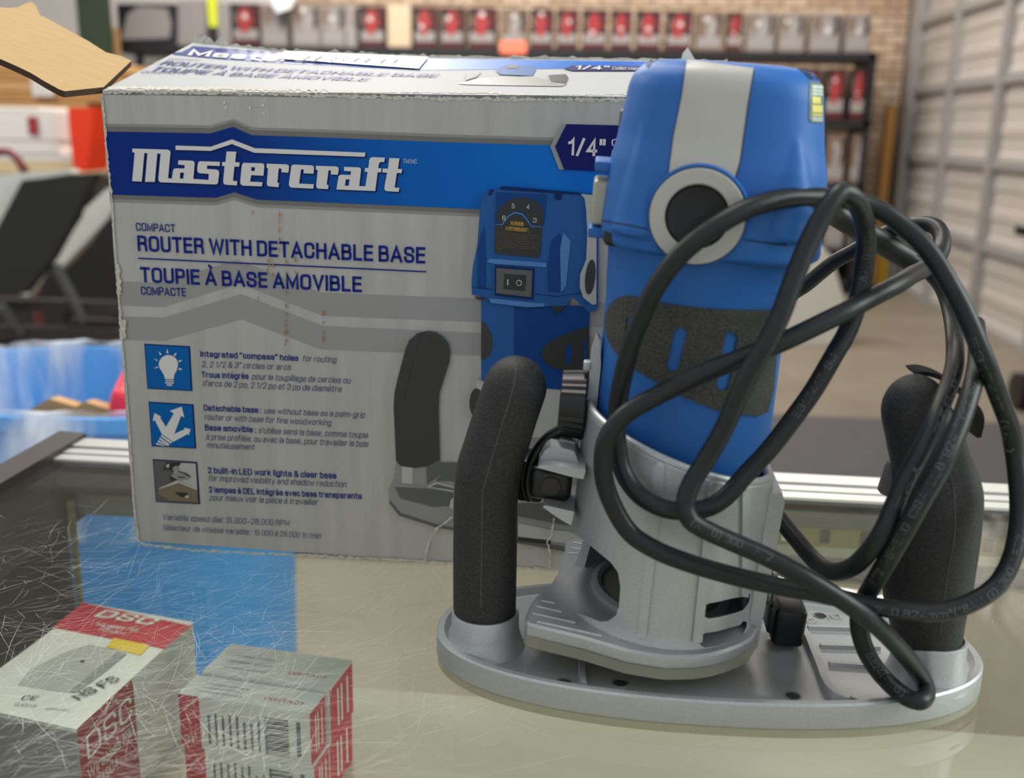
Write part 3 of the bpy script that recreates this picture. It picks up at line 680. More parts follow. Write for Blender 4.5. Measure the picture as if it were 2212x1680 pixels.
# ---- printing on the top panel
mb = MB()
def tpoly(px, k, m): decal(mb, px, TOPBVH, k * 0.00016, m, 12, skirt=False, fb=.6)
def ttext(s, p0, p1, tp, m, k=3, bold=0.0, shear=0.0):
    a = V(tud(*p0)); b_ = V(tud(*p1)); ux = (b_ - a); w = ux.length; ux.normalize(); uy = V((-ux.y, ux.x)); h = abs((V(tud(*tp)) - a).dot(uy))
    vs, fs = text2d(s, bold); x0 = min(v[0] for v in vs); x1 = max(v[0] for v in vs); sx = w / (x1 - x0); sy = h / caph()
    pts = [a + ux * ((v[0] - x0) * sx + shear * v[1] * sy) + uy * (v[1] * sy) for v in vs]
    mb.add([top3(p.x, p.y, k) for p in pts], fs, m)
tpoly([(366, 118), (404, 99), (612, 115), (925, 127), (1420, 134), (1410, 147), (910, 152), (590, 136), (470, 128)], 1, M_band)
ttext('Mastercraft', (405, 121), (800, 139), (412, 108), M_white, 3, 0.05, -0.2)
tpoly([(1218, 150), (1236, 143), (1420, 145), (1420, 155), (1236, 155)], 3, M_navyd)
ttext('1/4"', (1240, 153), (1315, 154), (1242, 145), M_white, 5, .02); ttext('Collet Mandrin', (1322, 154), (1400, 155), (1323, 147), M_white, 5)
ttext('COMPACT', (362, 130), (428, 133), (364, 127), M_navy, 3); ttext('ROUTER WITH DETACHABLE BASE', (343, 141), (942, 168), (350, 132), M_navy, 3, .015)
ttext('TOUPIE À BASE AMOVIBLE', (322, 154), (790, 176), (330, 145), M_navy, 3, .015); ttext('COMPACTE', (303, 159), (402, 162), (308, 154), M_navy, 3)
tpoly([(1072, 155), (1090, 142), (1150, 143), (1158, 152), (1150, 166), (1080, 163)], 3, M_tb1); tpoly([(1092, 145), (1120, 143), (1118, 150), (1094, 150)], 4, M_black)
tpoly([(1010, 160), (1040, 158), (1030, 168), (1005, 176)], 3, M_trub); tpoly([(1185, 164), (1222, 162), (1228, 170), (1222, 182), (1190, 178)], 3, M_trub)
tpoly([(990, 182), (1040, 170), (1150, 166), (1225, 182), (1215, 188), (1100, 186), (1010, 184)], 2, M_tg1)
mb.build('top_print', box, angle=0, label='blue and navy printing on the box top')
mb = MB()
tpoly([(614, 114), (925, 127), (905, 152), (600, 130)], 6, M_tape)
ttext('TESTED', (640, 134), (850, 142), (646, 124), M_marker, 8)
mb.build('tape_label', box, angle=0, label='white tape strip with handwritten word')
# ================================================================== metal handled base plate
M_cast = mat('cast_aluminium', (176, 178, 179), 0.44, 0.5, bump=0.35, bscale=1500, var=0.08, vscale=900)
M_castd = mat('cast_aluminium_machined', (150, 152, 153), 0.35, 0.8)
M_rub = mat('grainy_black_rubber', (27, 27, 28), 0.6, bump=0.7, bscale=1500, var=0.3, vscale=1300, spec=0.35, var2=(60, 59, 58))
M_clear = glassmat('yellowed_clear_acrylic', (222, 220, 196), 0.08, 1.49, ((200, 198, 182), 0.36))
M_hole = mat('dark_hole', (40, 40, 40), 0.7)
M_blk = mat('black_plastic', (17, 17, 18), 0.38, bump=0.1, bscale=900)
M_seam = mat('rubber_seam', (78, 76, 74), 0.6)

PC = V((0.0495, 0.379)); PA, PB, PNEXP = 0.1075, 0.0495, 2.3
def se(a, b, n, cx, cy, z, N=120):
    out = []
    for k in range(N):
        t = 2 * math.pi * k / N; c, s = math.cos(t), math.sin(t)
        out.append(V((cx + a * math.copysign(abs(c) ** (2 / n), c), cy + b * math.copysign(abs(s) ** (2 / n), s), z)))
    return out
plate = thing('tool_footplate', V((PC.x, PC.y, 1.0)), 'silver oblong metal plate with two black upright handles, lying on the glass', 'tool base')
def ring(d, z): return se(PA - d, PB - d, PNEXP, PC.x, PC.y, z)
mb = MB(); mb.loft([ring(.0012, 1.0004), ring(.0004, 1.0012), ring(.0004, 1.0040), ring(.001, 1.0044)], M_clear)
mb.build('clear_sole', plate, label='clear yellowish acrylic sole')
mb = MB()
mb.loft([ring(.004, 1.0046), ring(.0002, 1.0046), ring(0, 1.0052), ring(0, 1.0138), ring(.0007, 1.0145), ring(.0030, 1.0145), ring(.0048, 1.0118), ring(.0075, 1.0112)], M_cast)
PLB = mb.bvh()
def pl(x, y): return atz(x, y, 1.0112)
def ridge(mb, px, w, h, m, z=1.0112):
    pts = catmull([atz(x, y, z) for x, y in px], 6); n = len(pts); L = []; 
    for i, p in enumerate(pts):
        t = (pts[min(i + 1, n - 1)] - pts[max(i - 1, 0)]).normalized(); s = V((-t.y, t.x, 0))
        L.append([p - s * w - ZU * .0004, p - s * w * .6 + ZU * h, p + s * w * .6 + ZU * h, p + s * w - ZU * .0004])
    mb.loft(L, m)
ridge(mb, [(1665, 1330), (1730, 1365), (1762, 1430), (1790, 1495), (1835, 1520)], .0022, .0030, M_cast)
ridge(mb, [(1258, 1420), (1257, 1455), (1262, 1488)], .0016, .0026, M_cast)
ridge(mb, [(1010, 1405), (1080, 1397), (1140, 1385), (1175, 1383)], .0014, .0022, M_cast)
for a, b_ in (((1745, 1358), (1880, 1362)), ((1772, 1398), (1900, 1402)), ((1790, 1436), (1925, 1446))):
    ridge(mb, [a, b_], .0016, .0016, M_cast)
ridge(mb, [(1960, 1492), (2020, 1470), (2060, 1478), (2050, 1495)], .0012, .0020, M_cast)
mb.build('plate', plate)
for i, (x, y, w) in enumerate(((1218, 1474, 13), (1340, 1475, 14), (1712, 1503, 14), (1843, 1516, 13), (1772, 1330, 13), (1985, 1415, 10))):
    mb = MB(); c = atz(x, y, 1.0112); r_ = w * .4 / 2200
    Mx = Matrix.Translation(c)
    mb.lathe([(r_ + .0006, -.0003), (r_ + .0005, .0003), (r_, .0002), (r_ * .96, -.0001)], M_castd, Mx, 24, False); mb.lathe([(r_ * .97, 0.0001), (0.00001, 0.00008)], M_hole, Mx, 24, False)
    mb.build('screw_hole', plate)
mb = MB()
for s, p0, p1, tp in (('R2', (1737, 1347), (1770, 1346), (1737, 1333)), ('R3', (1790, 1336), (1820, 1335), (1790, 1324))):
    a = atz(*p0, 1.0118); b_ = atz(*p1, 1.0118); ux = (b_ - a); w = ux.length; ux.normalize(); uy = V((-ux.y, ux.x, 0)); text_to(mb, s, a, ux, uy, w, (atz(*tp, 1.0118) - a).dot(uy), M_castd)
mb.build('embossed_mark', plate)

def handle(name, Y, lv, collar_c, ctop, seam):
    cb = aty(collar_c[0], collar_c[1], Y); zt = aty(collar_c[0], ctop, Y).z
    hroot = None
    mb = MB(); R0 = collar_c[2] * (cb - CAM).dot(FWD) / FPX
    Mx = Matrix.Translation((cb.x, Y, 0))
    mb.lathe([(R0 * 1.2, 1.0105), (R0 * 1.13, 1.0128), (R0 * 1.07, 1.0150), (R0 * 1.0, 1.0185), (R0 * .985, zt - .0008), (R0 * .96, zt), (R0 * .9, zt), (R0 * .88, zt - .003)], M_cast, Mx, 40)
    mb.build('collar', plate)
    pts = [aty(x, y, Y) for x, y, w in lv]; rad = [w * (p - CAM).dot(FWD) / FPX for (x, y, w), p in zip(lv, pts)]
    q = [V((p.x, p.z, r_)) for p, r_ in zip(pts, rad)]; q = catmull(q, 6)
    mb = MB(); mb.tube([V((a.x, Y, a.y)) for a in q], [max(a.z, .0004) for a in q], M_rub, 36)
    g = mb.build('grip', plate, 60, label='black foam rubber grip'); bv = mb.bvh()
    mb = MB(); s = catmull([V((x, y, 0)) for x, y in seam], 8); rr = []
    for a in s:
        d = ray(a.x, a.y).normalized(); h = bv.ray_cast(CAM, d)[0]
        if h is not None: rr.append(h)
    mb.tube(rr, .00022, M_seam, 6); o = mb.build('mould_seam', None, 60); o.parent = g; o.location = -parent_world(g)
handle('l', .368, [(1047, 1345, 62), (1047, 1320, 66), (1047, 1294, 68), (1048, 1177, 69), (1050, 1073, 69.5), (1057, 1015, 71), (1068, 973, 69), (1081, 932, 69), (1095, 890, 68), (1113, 836, 68)] + [(1113 + .26 * t, 836 - .966 * t, w) for t, w in ((20, 64), (35, 57), (47, 48), (56, 37), (62, 25), (65, 15), (66.3, 4))],
       (1048, 1385, 73), 1318, [(1038, 1310), (1041, 1177), (1042, 1073), (1050, 1035), (1063, 990), (1080, 930), (1100, 870), (1112, 820), (1115, 795)])
handle('r', .362, [(2002, 1395, 66), (2003, 1368, 72), (2002, 1340, 77), (2001, 1292, 88), (2005, 1230, 94), (2015, 1155, 95), (2020, 1105, 95), (2022, 1060, 93), (2012, 1005, 82), (1995, 941, 78), (1978, 893, 71)] + [(1976, 880 - t, w) for t, w in ((8, 68), (22, 64), (37, 57), (50, 47), (59, 36), (66, 24), (70, 13), (71.5, 4))],
       (2002, 1440, 75), 1372, [(2030, 1375), (2045, 1250), (2062, 1150), (2060, 1060), (2045, 1000)])

# ================================================================== router
RO = aty(1421, 1322, .386)
MR = Matrix.Translation(RO) @ Matrix.Rotation(math.radians(3), 4, 'X') @ Matrix.Rotation(math.radians(3.5), 4, 'Y')
MRI = MR.inverted()
def lpl(x, y, ax, val):
    d = MRI.to_3x3() @ ray(x, y); c = MRI @ CAM; return c + d * ((val - c[ax]) / d[ax])
M_blue = mat('blue_textured_plastic', (36, 98, 170), 0.5, bump=0.22, bscale=1600, spec=0.4)
M_blued = mat('blue_plastic_shadow_gap', (10, 30, 70), 0.6)
M_band2 = mat('silver_painted_plastic', (176, 174, 166), 0.42, 0.15, bump=0.05, bscale=900)
M_grip = mat('dark_speckled_rubber', (48, 48, 46), 0.7, bump=0.5, bscale=1300, var=0.3, vscale=1300, spec=0.3, var2=(86, 86, 82))
M_lab = mat('warning_label_grey', (104, 118, 104), 0.4)
M_laby = mat('warning_label_yellow', (220, 206, 110), 0.4)
M_labw = mat('warning_label_white', (200, 208, 200), 0.4)
M_cover = mat('milky_switch_cover', (196, 194, 170), 0.25, trans=0.35)
router = thing('router', RO, 'blue and silver wood router with coiled black cord, standing on the handled plate', 'power tool')

# clear sole + foot
low = [(1130, 1390), (1136, 1399), (1190, 1413), (1255, 1429), (1349, 1458), (1400, 1467), (1436, 1472), (1494, 1471), (1530, 1466), (1563, 1457), (1595, 1444), (1617, 1430), (1630, 1408)]
fo = [lpl(x, y, 2, 0) for x, y in low]
lc = [lpl(x, y, 2, .0104) for x, y in ((1231, 1176), (1222, 1184), (1212, 1205), (1207, 1233), (1190, 1260), (1176, 1273), (1159, 1285), (1146, 1305), (1136, 1327))]
fx = max(p.x for p in fo)
back = [V((fx, -.005, 0)), V((fx, .022, 0)), V((fx - .006, .034, 0)), V((.018, .044, 0)), V((0, .048, 0)), V((-.02, .046, 0)), V((lc[0].x + .004, lc[0].y + .008, 0)), V((lc[0].x - .002, lc[0].y + .003, 0))]
outl = [V((p.x, p.y, 0)) for p in fo] + back + [V((p.x, p.y, 0)) for p in lc[1:]]
def oring(z, s):
    c = V((0, 0, 0)); out = []
    for p in outl:
        d = (p - c); out.append(V((p.x - d.x / max(d.length, 1e-6) * s, p.y - d.y / max(d.length, 1e-6) * s, z)))
    return out
mb = MB(); mb.loft([oring(.0002, .0008), oring(.0008, 0), oring(.0048, 0), oring(.0052, .0006)], M_clear); mb.xform(MR)
mb.build('clear_sole', router, label='clear acrylic sole with worn edge')
mb = MB(); mb.loft([oring(.0054, .001), oring(.0054, .0002), oring(.0060, 0), oring(.0096, 0), oring(.0104, .0010)], M_cast)
mb.xform(MR); foot = mb.build('foot', router); FB = mb.bvh()
Zf = (1100, 1150, 6.72)
for a, b_ in (((465, 985), (660, 1025)), ((405, 1075), (765, 1150)), ((345, 1175), (960, 1310)), ((405, 1295), (1350, 1505)), ((945, 150), (1150, 190)), ((860, 300), (1000, 312)), ((905, 230), (1060, 250))):
    p, q = zpx(*Zf, [a, b_]); mb = MB()
    a3 = MR @ lpl(*p, 2, .0105); b3_ = MR @ lpl(*q, 2, .0105); mb.tube([a3, a3.lerp(b3_, .5), b3_], .0005, M_cast, 8); mb.build('foot_rib', router)

# silver housing shell
HCX, HCY, HR = -.0012, -.0046, .0372
def ztop(x): return .0795 - .27 * x
NT, NZ = 96, 10
def hring(fz, rad, dz=0):
    out = []
    for k in range(NT):
        t = 2 * math.pi * k / NT; x = HCX + rad * math.cos(t); y = HCY + rad * 1.065 * math.sin(t)
        x = min(x, .0345 if rad > .036 else .0315); zt = ztop(x) + dz; out.append(V((x, y, .0090 + (zt - .0090) * fz)))
    return out
rings = [hring(f, HR + (.0016 * (1 - f / .1) ** 2 if f < .1 else 0)) for f in (0, .02, .04, .06, .08, .1, .3, .5, .7, .85, .95, .985)]
rings += [hring(1, HR - .0006), hring(1, HR - .0026)] + [hring(f, HR - .003) for f in (.98, .7, .4, .1, 0)]
mb = MB(); mb.loft(rings + [rings[0]], M_cast, False, False); mb.xform(MR)
hous = mb.build('housing', router); HB = mb.bvh()
def cutter(px, d0, d1):
    c = MB(); a = [atd(x, y, d0) for x, y in px]; b_ = [atd(x, y, d1) for x, y in px]; n = len(px)
    tri = [tuple(t) for t in tessellate_polygon([a])]
    c.add(a + b_, tri + [tuple(n + k for k in t[::-1]) for t in tri] + [(i, (i + 1) % n, n + (i + 1) % n, n + i) for i in range(n)], M_cast)
    return c.build('cut', None, 0)
win = [(1150, 1120), (1215, 1128), (1236, 1148), (1280, 1182), (1320, 1215), (1335, 1236), (1340, 1268), (1337, 1310), (1331, 1328), (1314, 1341), (1296, 1342), (1270, 1332), (1205, 1305), (1150, 1320)]
Zs = (1480, 1240, 7.0)
s1 = zpx(*Zs, [(260, 560), (290, 480), (360, 440), (520, 410), (690, 370), (800, 350), (890, 340), (930, 290), (985, 300), (975, 380), (950, 450), (880, 540), (800, 570), (700, 600), (500, 650), (350, 670), (290, 640)])
s2 = zpx(*Zs, [(205, 1010), (240, 930), (300, 890), (500, 860), (740, 790), (830, 770), (880, 710), (930, 720), (930, 790), (880, 900), (820, 980), (740, 1010), (500, 1080), (300, 1110), (240, 1080)])
boolean_cut(hous, [cutter(win, .30, .428), cutter(s1, .30, .402), cutter(s2, .30, .405)])
mb = MB()
mb.tube([MR @ p for p in hring(1, HR - .0016)] + [MR @ hring(1, HR - .0016)[0]], .0016, M_cast, 10)
mb.build('rim', router)
mb = MB()
for px in ([(1412, 1003), (1420, 997), (1432, 1000), (1436, 1010), (1428, 1100), (1396, 1375), (1378, 1375), (1405, 1110)], [(1528, 1045), (1536, 1038), (1546, 1042), (1540, 1120), (1514, 1385), (1494, 1385), (1518, 1150)], [(1600, 1062), (1608, 1056), (1616, 1060), (1612, 1288), (1598, 1286)]):
    decal(mb, px, HB, .0011, M_cast, 6)
mb.build('housing_rib', router)
# inside: dark collet and spindle
mb = MB(); mb.lathe([(.012, .0135), (.0135, .0145), (.0135, .017), (.011, .018)], M_castd, MR, 28); mb.lathe([(.0075, .022), (.008, .024), (.008, .034), (.010, .036), (.010, .06)], mat('steel_collet', (120, 120, 120), .3, .9), MR, 24)
mb.build('collet', router)
mb = MB(); mb.lathe([(.0285, .0100), (.0285, .0122), (.0262, .0130), (.0245, .0122), (.0245, .0100)], M_cast, MR, 48, False); mb.lathe([(.0244, .0107), (.014, .0107)], M_clear, MR, 40, False); mb.build('foot_opening', router)
# side fin plate and right clamp knob
mb = MB(); mb.prism([V((.0325, -.0215, .0005)), V((.0372, -.0215, .0005)), V((.0385, -.0210, .062)), V((.0370, -.0210, .066)), V((.0325, -.0215, .0655))], V((0, .036, 0)), M_cast); mb.xform(MR); mb.build('side_plate', router)
mb = MB()
for x0, x1, r_ in ((.0375, .0395, .0075), (.0405, .0418, .0068), (.0425, .044, .0065)):
    Mx = MR @ Matrix.Translation((x0, -.004, .0185)) @ Matrix.Rotation(math.pi / 2, 4, 'Y'); mb.lathe([(r_, 0), (r_, x1 - x0)], M_castd, Mx, 24)
mb.build('spring_washer', router)
kc = lpl(1702, 1338, 1, -.002)
mb = MB(); mb.bevbox((kc.x - .0005, -.002, kc.z), (.0125, .016, .0165), M_blk, .0022, 3, MR); mb.bevbox((kc.x - .007, -.002, kc.z + .002), (.004, .012, .012), M_blk, .001, 2, MR); mb.build('clamp_knob', router, label='black plastic wing knob')

# left clamp: flange, lugs, ribbed knob, arms, black block
mb = MB()
fl_ = [lpl(x, y, 1, -.008) for x, y in ((1290, 722), (1297, 735), (1298, 790), (1292, 850), (1284, 930), (1262, 955), (1254, 940), (1262, 900), (1272, 830), (1277, 760))]
mb.prism([MR @ p for p in fl_], (MR.to_3x3() @ V((0, .006, 0))), M_cast)
for x, y in ((1268, 790), (1263, 828), (1257, 876), (1251, 916), (1243, 948)):
    c = lpl(x, y, 1, -.008); mb.bevbox((c.x, -.007, c.z), (.0028, .004, .0036), M_cast, .0006, 2, MR)
mb.build('clamp_flange', router)
kc = lpl(1238, 872, 1, -.004)
mb = MB(); n = 60; prof = []
for x, rr in ((-.0052, .0105), (-.0048, .0126), (.0042, .0136), (.0048, .0128), (.0048, .006)):
    rg = []
    for k in range(n):
        t = 2 * math.pi * k / n; seg = (k % 10); r_ = rr * (.965 if seg in (1, 3, 5) else 1.0)
        rg.append(V((kc.x + x, kc.y + r_ * math.cos(t), kc.z + r_ * math.sin(t))))
    prof.append(rg)
mb.loft(prof, M_blk); mb.xform(MR); mb.build('adjust_knob', router, 25, label='black ribbed depth knob')
def arm(px, y0, dy, m, nm, lab=None, ang=35):
    mb = MB(); P_ = [MR @ lpl(x, y, 1, y0) for x, y in px]; mb.prism(P_, MR.to_3x3() @ V((0, dy, 0)), m); return mb.build(nm, router, ang, label=lab)
arm([(1161, 1010), (1166, 1004), (1200, 1006), (1264, 1014), (1265, 1018), (1260, 1035), (1235, 1030)], -.026, .020, M_cast, 'clamp_arm')
arm([(1178, 972), (1188, 966), (1225, 970), (1240, 975), (1250, 1000), (1264, 1016), (1200, 1008), (1163, 1008), (1168, 988)], -.020, .016, M_cast, 'clamp_arm')
arm([(1172, 1095), (1178, 1091), (1240, 1105), (1239, 1112), (1233, 1135), (1205, 1118)], -.022, .016, M_cast, 'clamp_arm')
arm([(1200, 954), (1212, 948), (1242, 955), (1242, 965), (1205, 962)], -.012, .010, M_cast, 'clamp_arm')
mb = MB(); c = lpl(1188, 1050, 1, -.016)
mb.bevbox((c.x, -.010, c.z), (.0165, .012, .0132), M_blk, .003, 3, MR); mb.build('clamp_block', router)
mb = MB(); Mx = MR @ Matrix.Translation((c.x + .0003, -.0158, c.z)) @ Matrix.Rotation(math.pi / 2, 4, 'X'); mb.lathe([(.0040, -.001), (.0040, .0004), (.0036, .0008), (.0001, .0009)], mat('worn_steel_pin', (66, 60, 56), .6, .5), Mx, 28); mb.build('pin', router)
arcp = catmull([MR @ lpl(x, y, 1, -.008) for x, y in ((1212, 928), (1185, 945), (1160, 975), (1145, 1010), (1140, 1050), (1148, 1078))], 6)
mb = MB(); mb.tube(arcp, .0022, M_blk, 12); mb.build('clamp_strap', router)
mb = MB(); q = lpl(1152, 1040, 1, .004); mb.bevbox((q.x - .001, .006, q.z + .002), (.011, .016, .018), M_blk, .002, 2, MR); mb.build('clamp_block', router)

# ---- blue motor
YAW = math.radians(-7)
def mring(l, r, n, depth=None, N=72, yaw=YAW):
    a = lpl(*l, 1, 0); b_ = lpl(*r, 1, 0); z = (a.z + b_.z) / 2; cx = (a.x + b_.x) / 2; hw = (b_.x - a.x) / 2; pts = []
    for k in range(N):
        t = 2 * math.pi * k / N; c, s = math.cos(t), math.sin(t)
        x = math.copysign(abs(c) ** (2 / n), c); y = math.copysign(abs(s) ** (2 / n), s)
        pts.append((x * math.cos(yaw) - y * math.sin(yaw), x * math.sin(yaw) + y * math.cos(yaw)))
    mx = max(p[0] for p in pts)
    return [V((cx + p[0] / mx * hw, p[1] / mx * (depth or hw), z)) for p in pts]
lev = [((1470, 131), (1700, 142), 2.6), ((1430, 133), (1733, 146), 2.8), ((1405, 139), (1754, 151), 3.0), ((1386, 150), (1767, 158), 3.0), ((1367, 171), (1777, 172), 3.1), ((1356, 195), (1781, 194), 3.2), ((1343, 250), (1781, 250), 3.2), ((1333, 300), (1782, 300), 3.2), ((1318, 350), (1787, 350), 3.2), ((1307, 415), (1786, 410), 3.2),
       ((1298, 475), (1778, 478), 3.2), ((1297, 482), (1777, 486), 3.2), ((1296, 512), (1772, 528), 3.2), ((1299, 517), (1768, 533), 3.1), ((1316, 522), (1750, 538), 3.0)]
HEADR = [mring(l, r, n) for l, r, n in lev]
lowl = [((1313, 520), (1735, 535), 2.4), ((1312, 560), (1722, 575), 2.2), ((1309, 605), (1708, 620), 2.05), ((1308, 650), (1697, 660), 2.0), ((1301, 720), (1688, 730), 2.0), ((1295, 790), (1679, 800), 2.0), ((1288, 850), (1668, 880), 2.0), ((1286, 880), (1662, 930), 2.0)]
LOWR = [mring(l, r, n, None, 72, 0) for l, r, n in lowl]
bot = [V((p.x * .98, p.y * .98, .045)) for p in LOWR[-1]]
mb = MB(); mb.loft([[MR @ p for p in rg] for rg in LOWR + [bot]], M_blue); LB = mb.bvh(); mb.build('motor_body', router, 50)
mb = MB(); mb.loft([[MR @ p for p in rg] for rg in HEADR], M_blue); HDB = mb.bvh()
def boss(path, rmax, sink=.4):
    pts = catmull([V((x, y, 0)) for x, y in path], 8); cs = []; rs = []; n = len(pts)
    for i, p in enumerate(pts):
        h, nn, ii, t = HDB.ray_cast(CAM, ray(p.x, p.y).normalized())
        if h is None: continue
        if nn.dot(ray(p.x, p.y)) > 0: nn = -nn
        f = i / (n - 1); r_ = max(.0006, rmax * min(1, (f * 1.25)) ** .8); cs.append(h - nn * r_ * sink); rs.append(r_)
    mb.tube(cs, rs, M_blue, 24)
boss([(1722, 292), (1724, 340), (1722, 400), (1718, 470), (1712, 524)], .0108, .64)
boss([(1392, 252), (1384, 330), (1374, 400), (1366, 470), (1362, 508)], .0108, .70)
capo = mb.build('motor_cap', router, 50)
md = capo.modifiers.new('fuse', 'REMESH'); md.mode = 'VOXEL'; md.voxel_size = .0008
md = capo.modifiers.new('soft', 'SMOOTH'); md.factor = .5; md.iterations = 16
bpy.context.view_layer.update(); me_ = bpy.data.meshes.new_from_object(capo.evaluated_get(bpy.context.evaluated_depsgraph_get())); capo.modifiers.clear(); capo.data = me_
for q_ in me_.polygons: q_.use_smooth = True
_pw = parent_world(capo); HDB = BVHTree.FromPolygons([tuple(v.co + _pw) for v in me_.vertices], [tuple(q_.vertices) for q_ in me_.polygons])
# seams, feet, vents
def dec(nm, px, bvh, off, m, step=8, holes=(), lab=None):
    mb = MB(); decal(mb, px, bvh, off, m, step, holes); return mb.build(nm, router, 50, label=lab)
for px in ([(1298, 474), (1350, 483), (1404, 494), (1404, 497), (1350, 486), (1298, 477)], [(1600, 515), (1650, 522), (1700, 527), (1700, 530), (1650, 525), (1600, 518)]):
    mb = MB(); decal(mb, px, HDB, .0002, M_blued, 6); mb.build('seam_line', router, 50)
for px in ([(1394, 141), (1405, 131), (1421, 127), (1408, 137), (1400, 146)], [(1722, 148), (1740, 152), (1752, 160), (1758, 172), (1748, 171), (1738, 160)], [(1753, 156), (1765, 162), (1772, 174), (1764, 173)]):
    mb = MB(); decal(mb, px, HDB, .0002, M_blued, 4); mb.build('vent', router, 50)
for x, y in ((1325, 521), (1680, 560)):
    c = lpl(x, y, 1, -.024); mb = MB(); Mx = MR @ Matrix.Translation((c.x, -.022, c.z)); mb.lathe([(.0001, -.0022), (.0026, -.0016), (.0036, -.0002), (.0036, .003)], M_blk, Mx, 20); mb.build('rubber_foot', router)
# silver band, ring, black brush cap
band = [(1484, 134), (1474, 207), (1456, 296), (1446, 372), (1446, 392), (1585, 402), (1588, 380), (1597, 350), (1614, 225), (1627, 152)]
g = lambda l, d: l
dec('band_gap', [(1481, 135), (1471, 207), (1453, 296), (1443, 372), (1443, 395), (1590, 402), (1592, 380), (1600, 350), (1617, 225), (1630, 152)], HDB, .0003, M_blued, 9)
dec('silver_band', band, HDB, .0009, M_band2, 8, lab='silver painted stripe')
fc = lpl(1506, 468, 1, -.0385); nrm = (Matrix.Rotation(YAW, 3, 'Z') @ V((0, -1, 0)))
h, nn, ii, t = HDB.ray_cast(CAM, ray(1506, 452).normalized()); cR = MRI @ h
hl, _, _, _ = HDB.ray_cast(CAM, ray(1440, 452).normalized()); hr_, _, _, _ = HDB.ray_cast(CAM, ray(1575, 460).normalized())
ex = ((MRI @ hr_) - (MRI @ hl)).normalized(); ez = V((0, 0, 1)); ez = (ez - ex * ez.dot(ex)).normalized(); en = ez.cross(ex); en = en if en.y < 0 else -en
hw_ = h + (MR.to_3x3() @ en) * .0016; cC = MRI @ (onplane(1506, 468, hw_, (MR.to_3x3() @ en))); rr = 103 * ((MR @ cC) - CAM).dot(FWD) / FPX
BM = MR @ Matrix(((ex.x, ez.x, en.x, cC.x), (ex.y, ez.y, en.y, cC.y), (ex.z, ez.z, en.z, cC.z), (0, 0, 0, 1)))
kb = rr * 66 / 103; dxy = Matrix.Translation((-.0006, .0018, 0))
mb = MB(); mb.lathe([(rr * 1.10, -.016), (rr * 1.09, -.002), (rr * 1.06, -.0002), (rr * 1.035, -.0002), (rr * 1.03, -.0012)], M_blue, BM, 64); mb.build('brush_boss', router)
mb = MB(); mb.lathe([(rr * 1.0, -.003), (rr * 1.0, .0006), (rr * .985, .0011), (kb * 1.09, .0011), (kb * 1.05, .0008), (kb * 1.05, -.003)], M_band2, BM, 64, False); mb.build('silver_ring', router, label='silver painted ring around the brush cap')
mb = MB(); mb.lathe([(kb * 1.04, -.004), (kb * 1.03, -.0004), (kb * .98, .0002), (kb * .95, .0001), (.0001, .0001)], M_blk, BM, 48)
mb.bevbox((.0002, -.0002, .0002), (.0048, .0008, .0007), M_hole, .0002, 1, BM @ Matrix.Rotation(math.radians(32), 4, 'Z')); mb.build('brush_cap', router, label='black round brush cap with a slot')
# grip pad
pill = lambda x0, y0, x1, y1, w: [(x0 - w, y0), (x0 - w * .5, y0 - w * .8), (x0 + w * .5, y0 - w * .8), (x0 + w, y0), (x1 + w, y1), (x1 + w * .5, y1 + w * .8), (x1 - w * .5, y1 + w * .8), (x1 - w, y1)]
dec('grip_pad', [(1357, 637), (1395, 645), (1437, 654), (1500, 663), (1555, 667), (1620, 669), (1682, 668), (1668, 840), (1655, 889), (1635, 897), (1595, 894), (1550, 886), (1480, 857), (1383, 803), (1360, 788), (1341, 771), (1325, 750), (1314, 728), (1309, 702), (1311, 680), (1320, 658), (1335, 644)], LB, .0008, M_grip, 8,
    [pill(1470, 718, 1453, 790, 13), pill(1578, 728, 1560, 830, 14), pill(1361, 688, 1357, 722, 5)], lab='dark speckled rubber grip pad with blue slots')
# warning label on cap, side dial, switch cover, tabs
dec('warning_label', [(1748, 177), (1777, 181), (1775, 266), (1752, 264), (1747, 258)], HDB, .0003, M_lab, 6)
mb = MB()
for y0, y1, m in ((185, 192, M_labw), (194, 199, M_labw), (201, 206, M_labw), (209, 224, M_laby), (227, 243, M_laby), (246, 250, M_laby), (253, 256, M_labw), (258, 261, M_labw)):
    x1 = 1770 if y0 == 209 else 1774
    decal(mb, [(1752, y0), (x1, y0 + 1), (x1, y1 + 1), (1752, y1)], HDB, .0005, m, 6, skirt=False)
mb.build('warning_text', router, 50)
c = lpl(1291, 432, 1, -.004); mb = MB(); mb.bevbox((c.x + .002, -.002, c.z), (.008, .022, .0155), M_cover, .0014, 3, MR); mb.build('switch_cover', router, label='milky clear cover over the switch')
c = lpl(1338, 272, 1, -.004); mb = MB(); mb.bevbox((c.x + .003, 0, c.z), (.0062, .02, .0115), M_blk, .0012, 2, MR); mb.build('speed_dial', router)
c1 = lpl(1302, 358, 1, -.010); c2 = lpl(1287, 500, 1, -.010); mb = MB()
for c in (c1, c2): mb.bevbox((c.x + .001, -.002, c.z), (.0075, .024, .0036), M_blue, .0008, 2, MR)
mb.build('switch_guard', router)

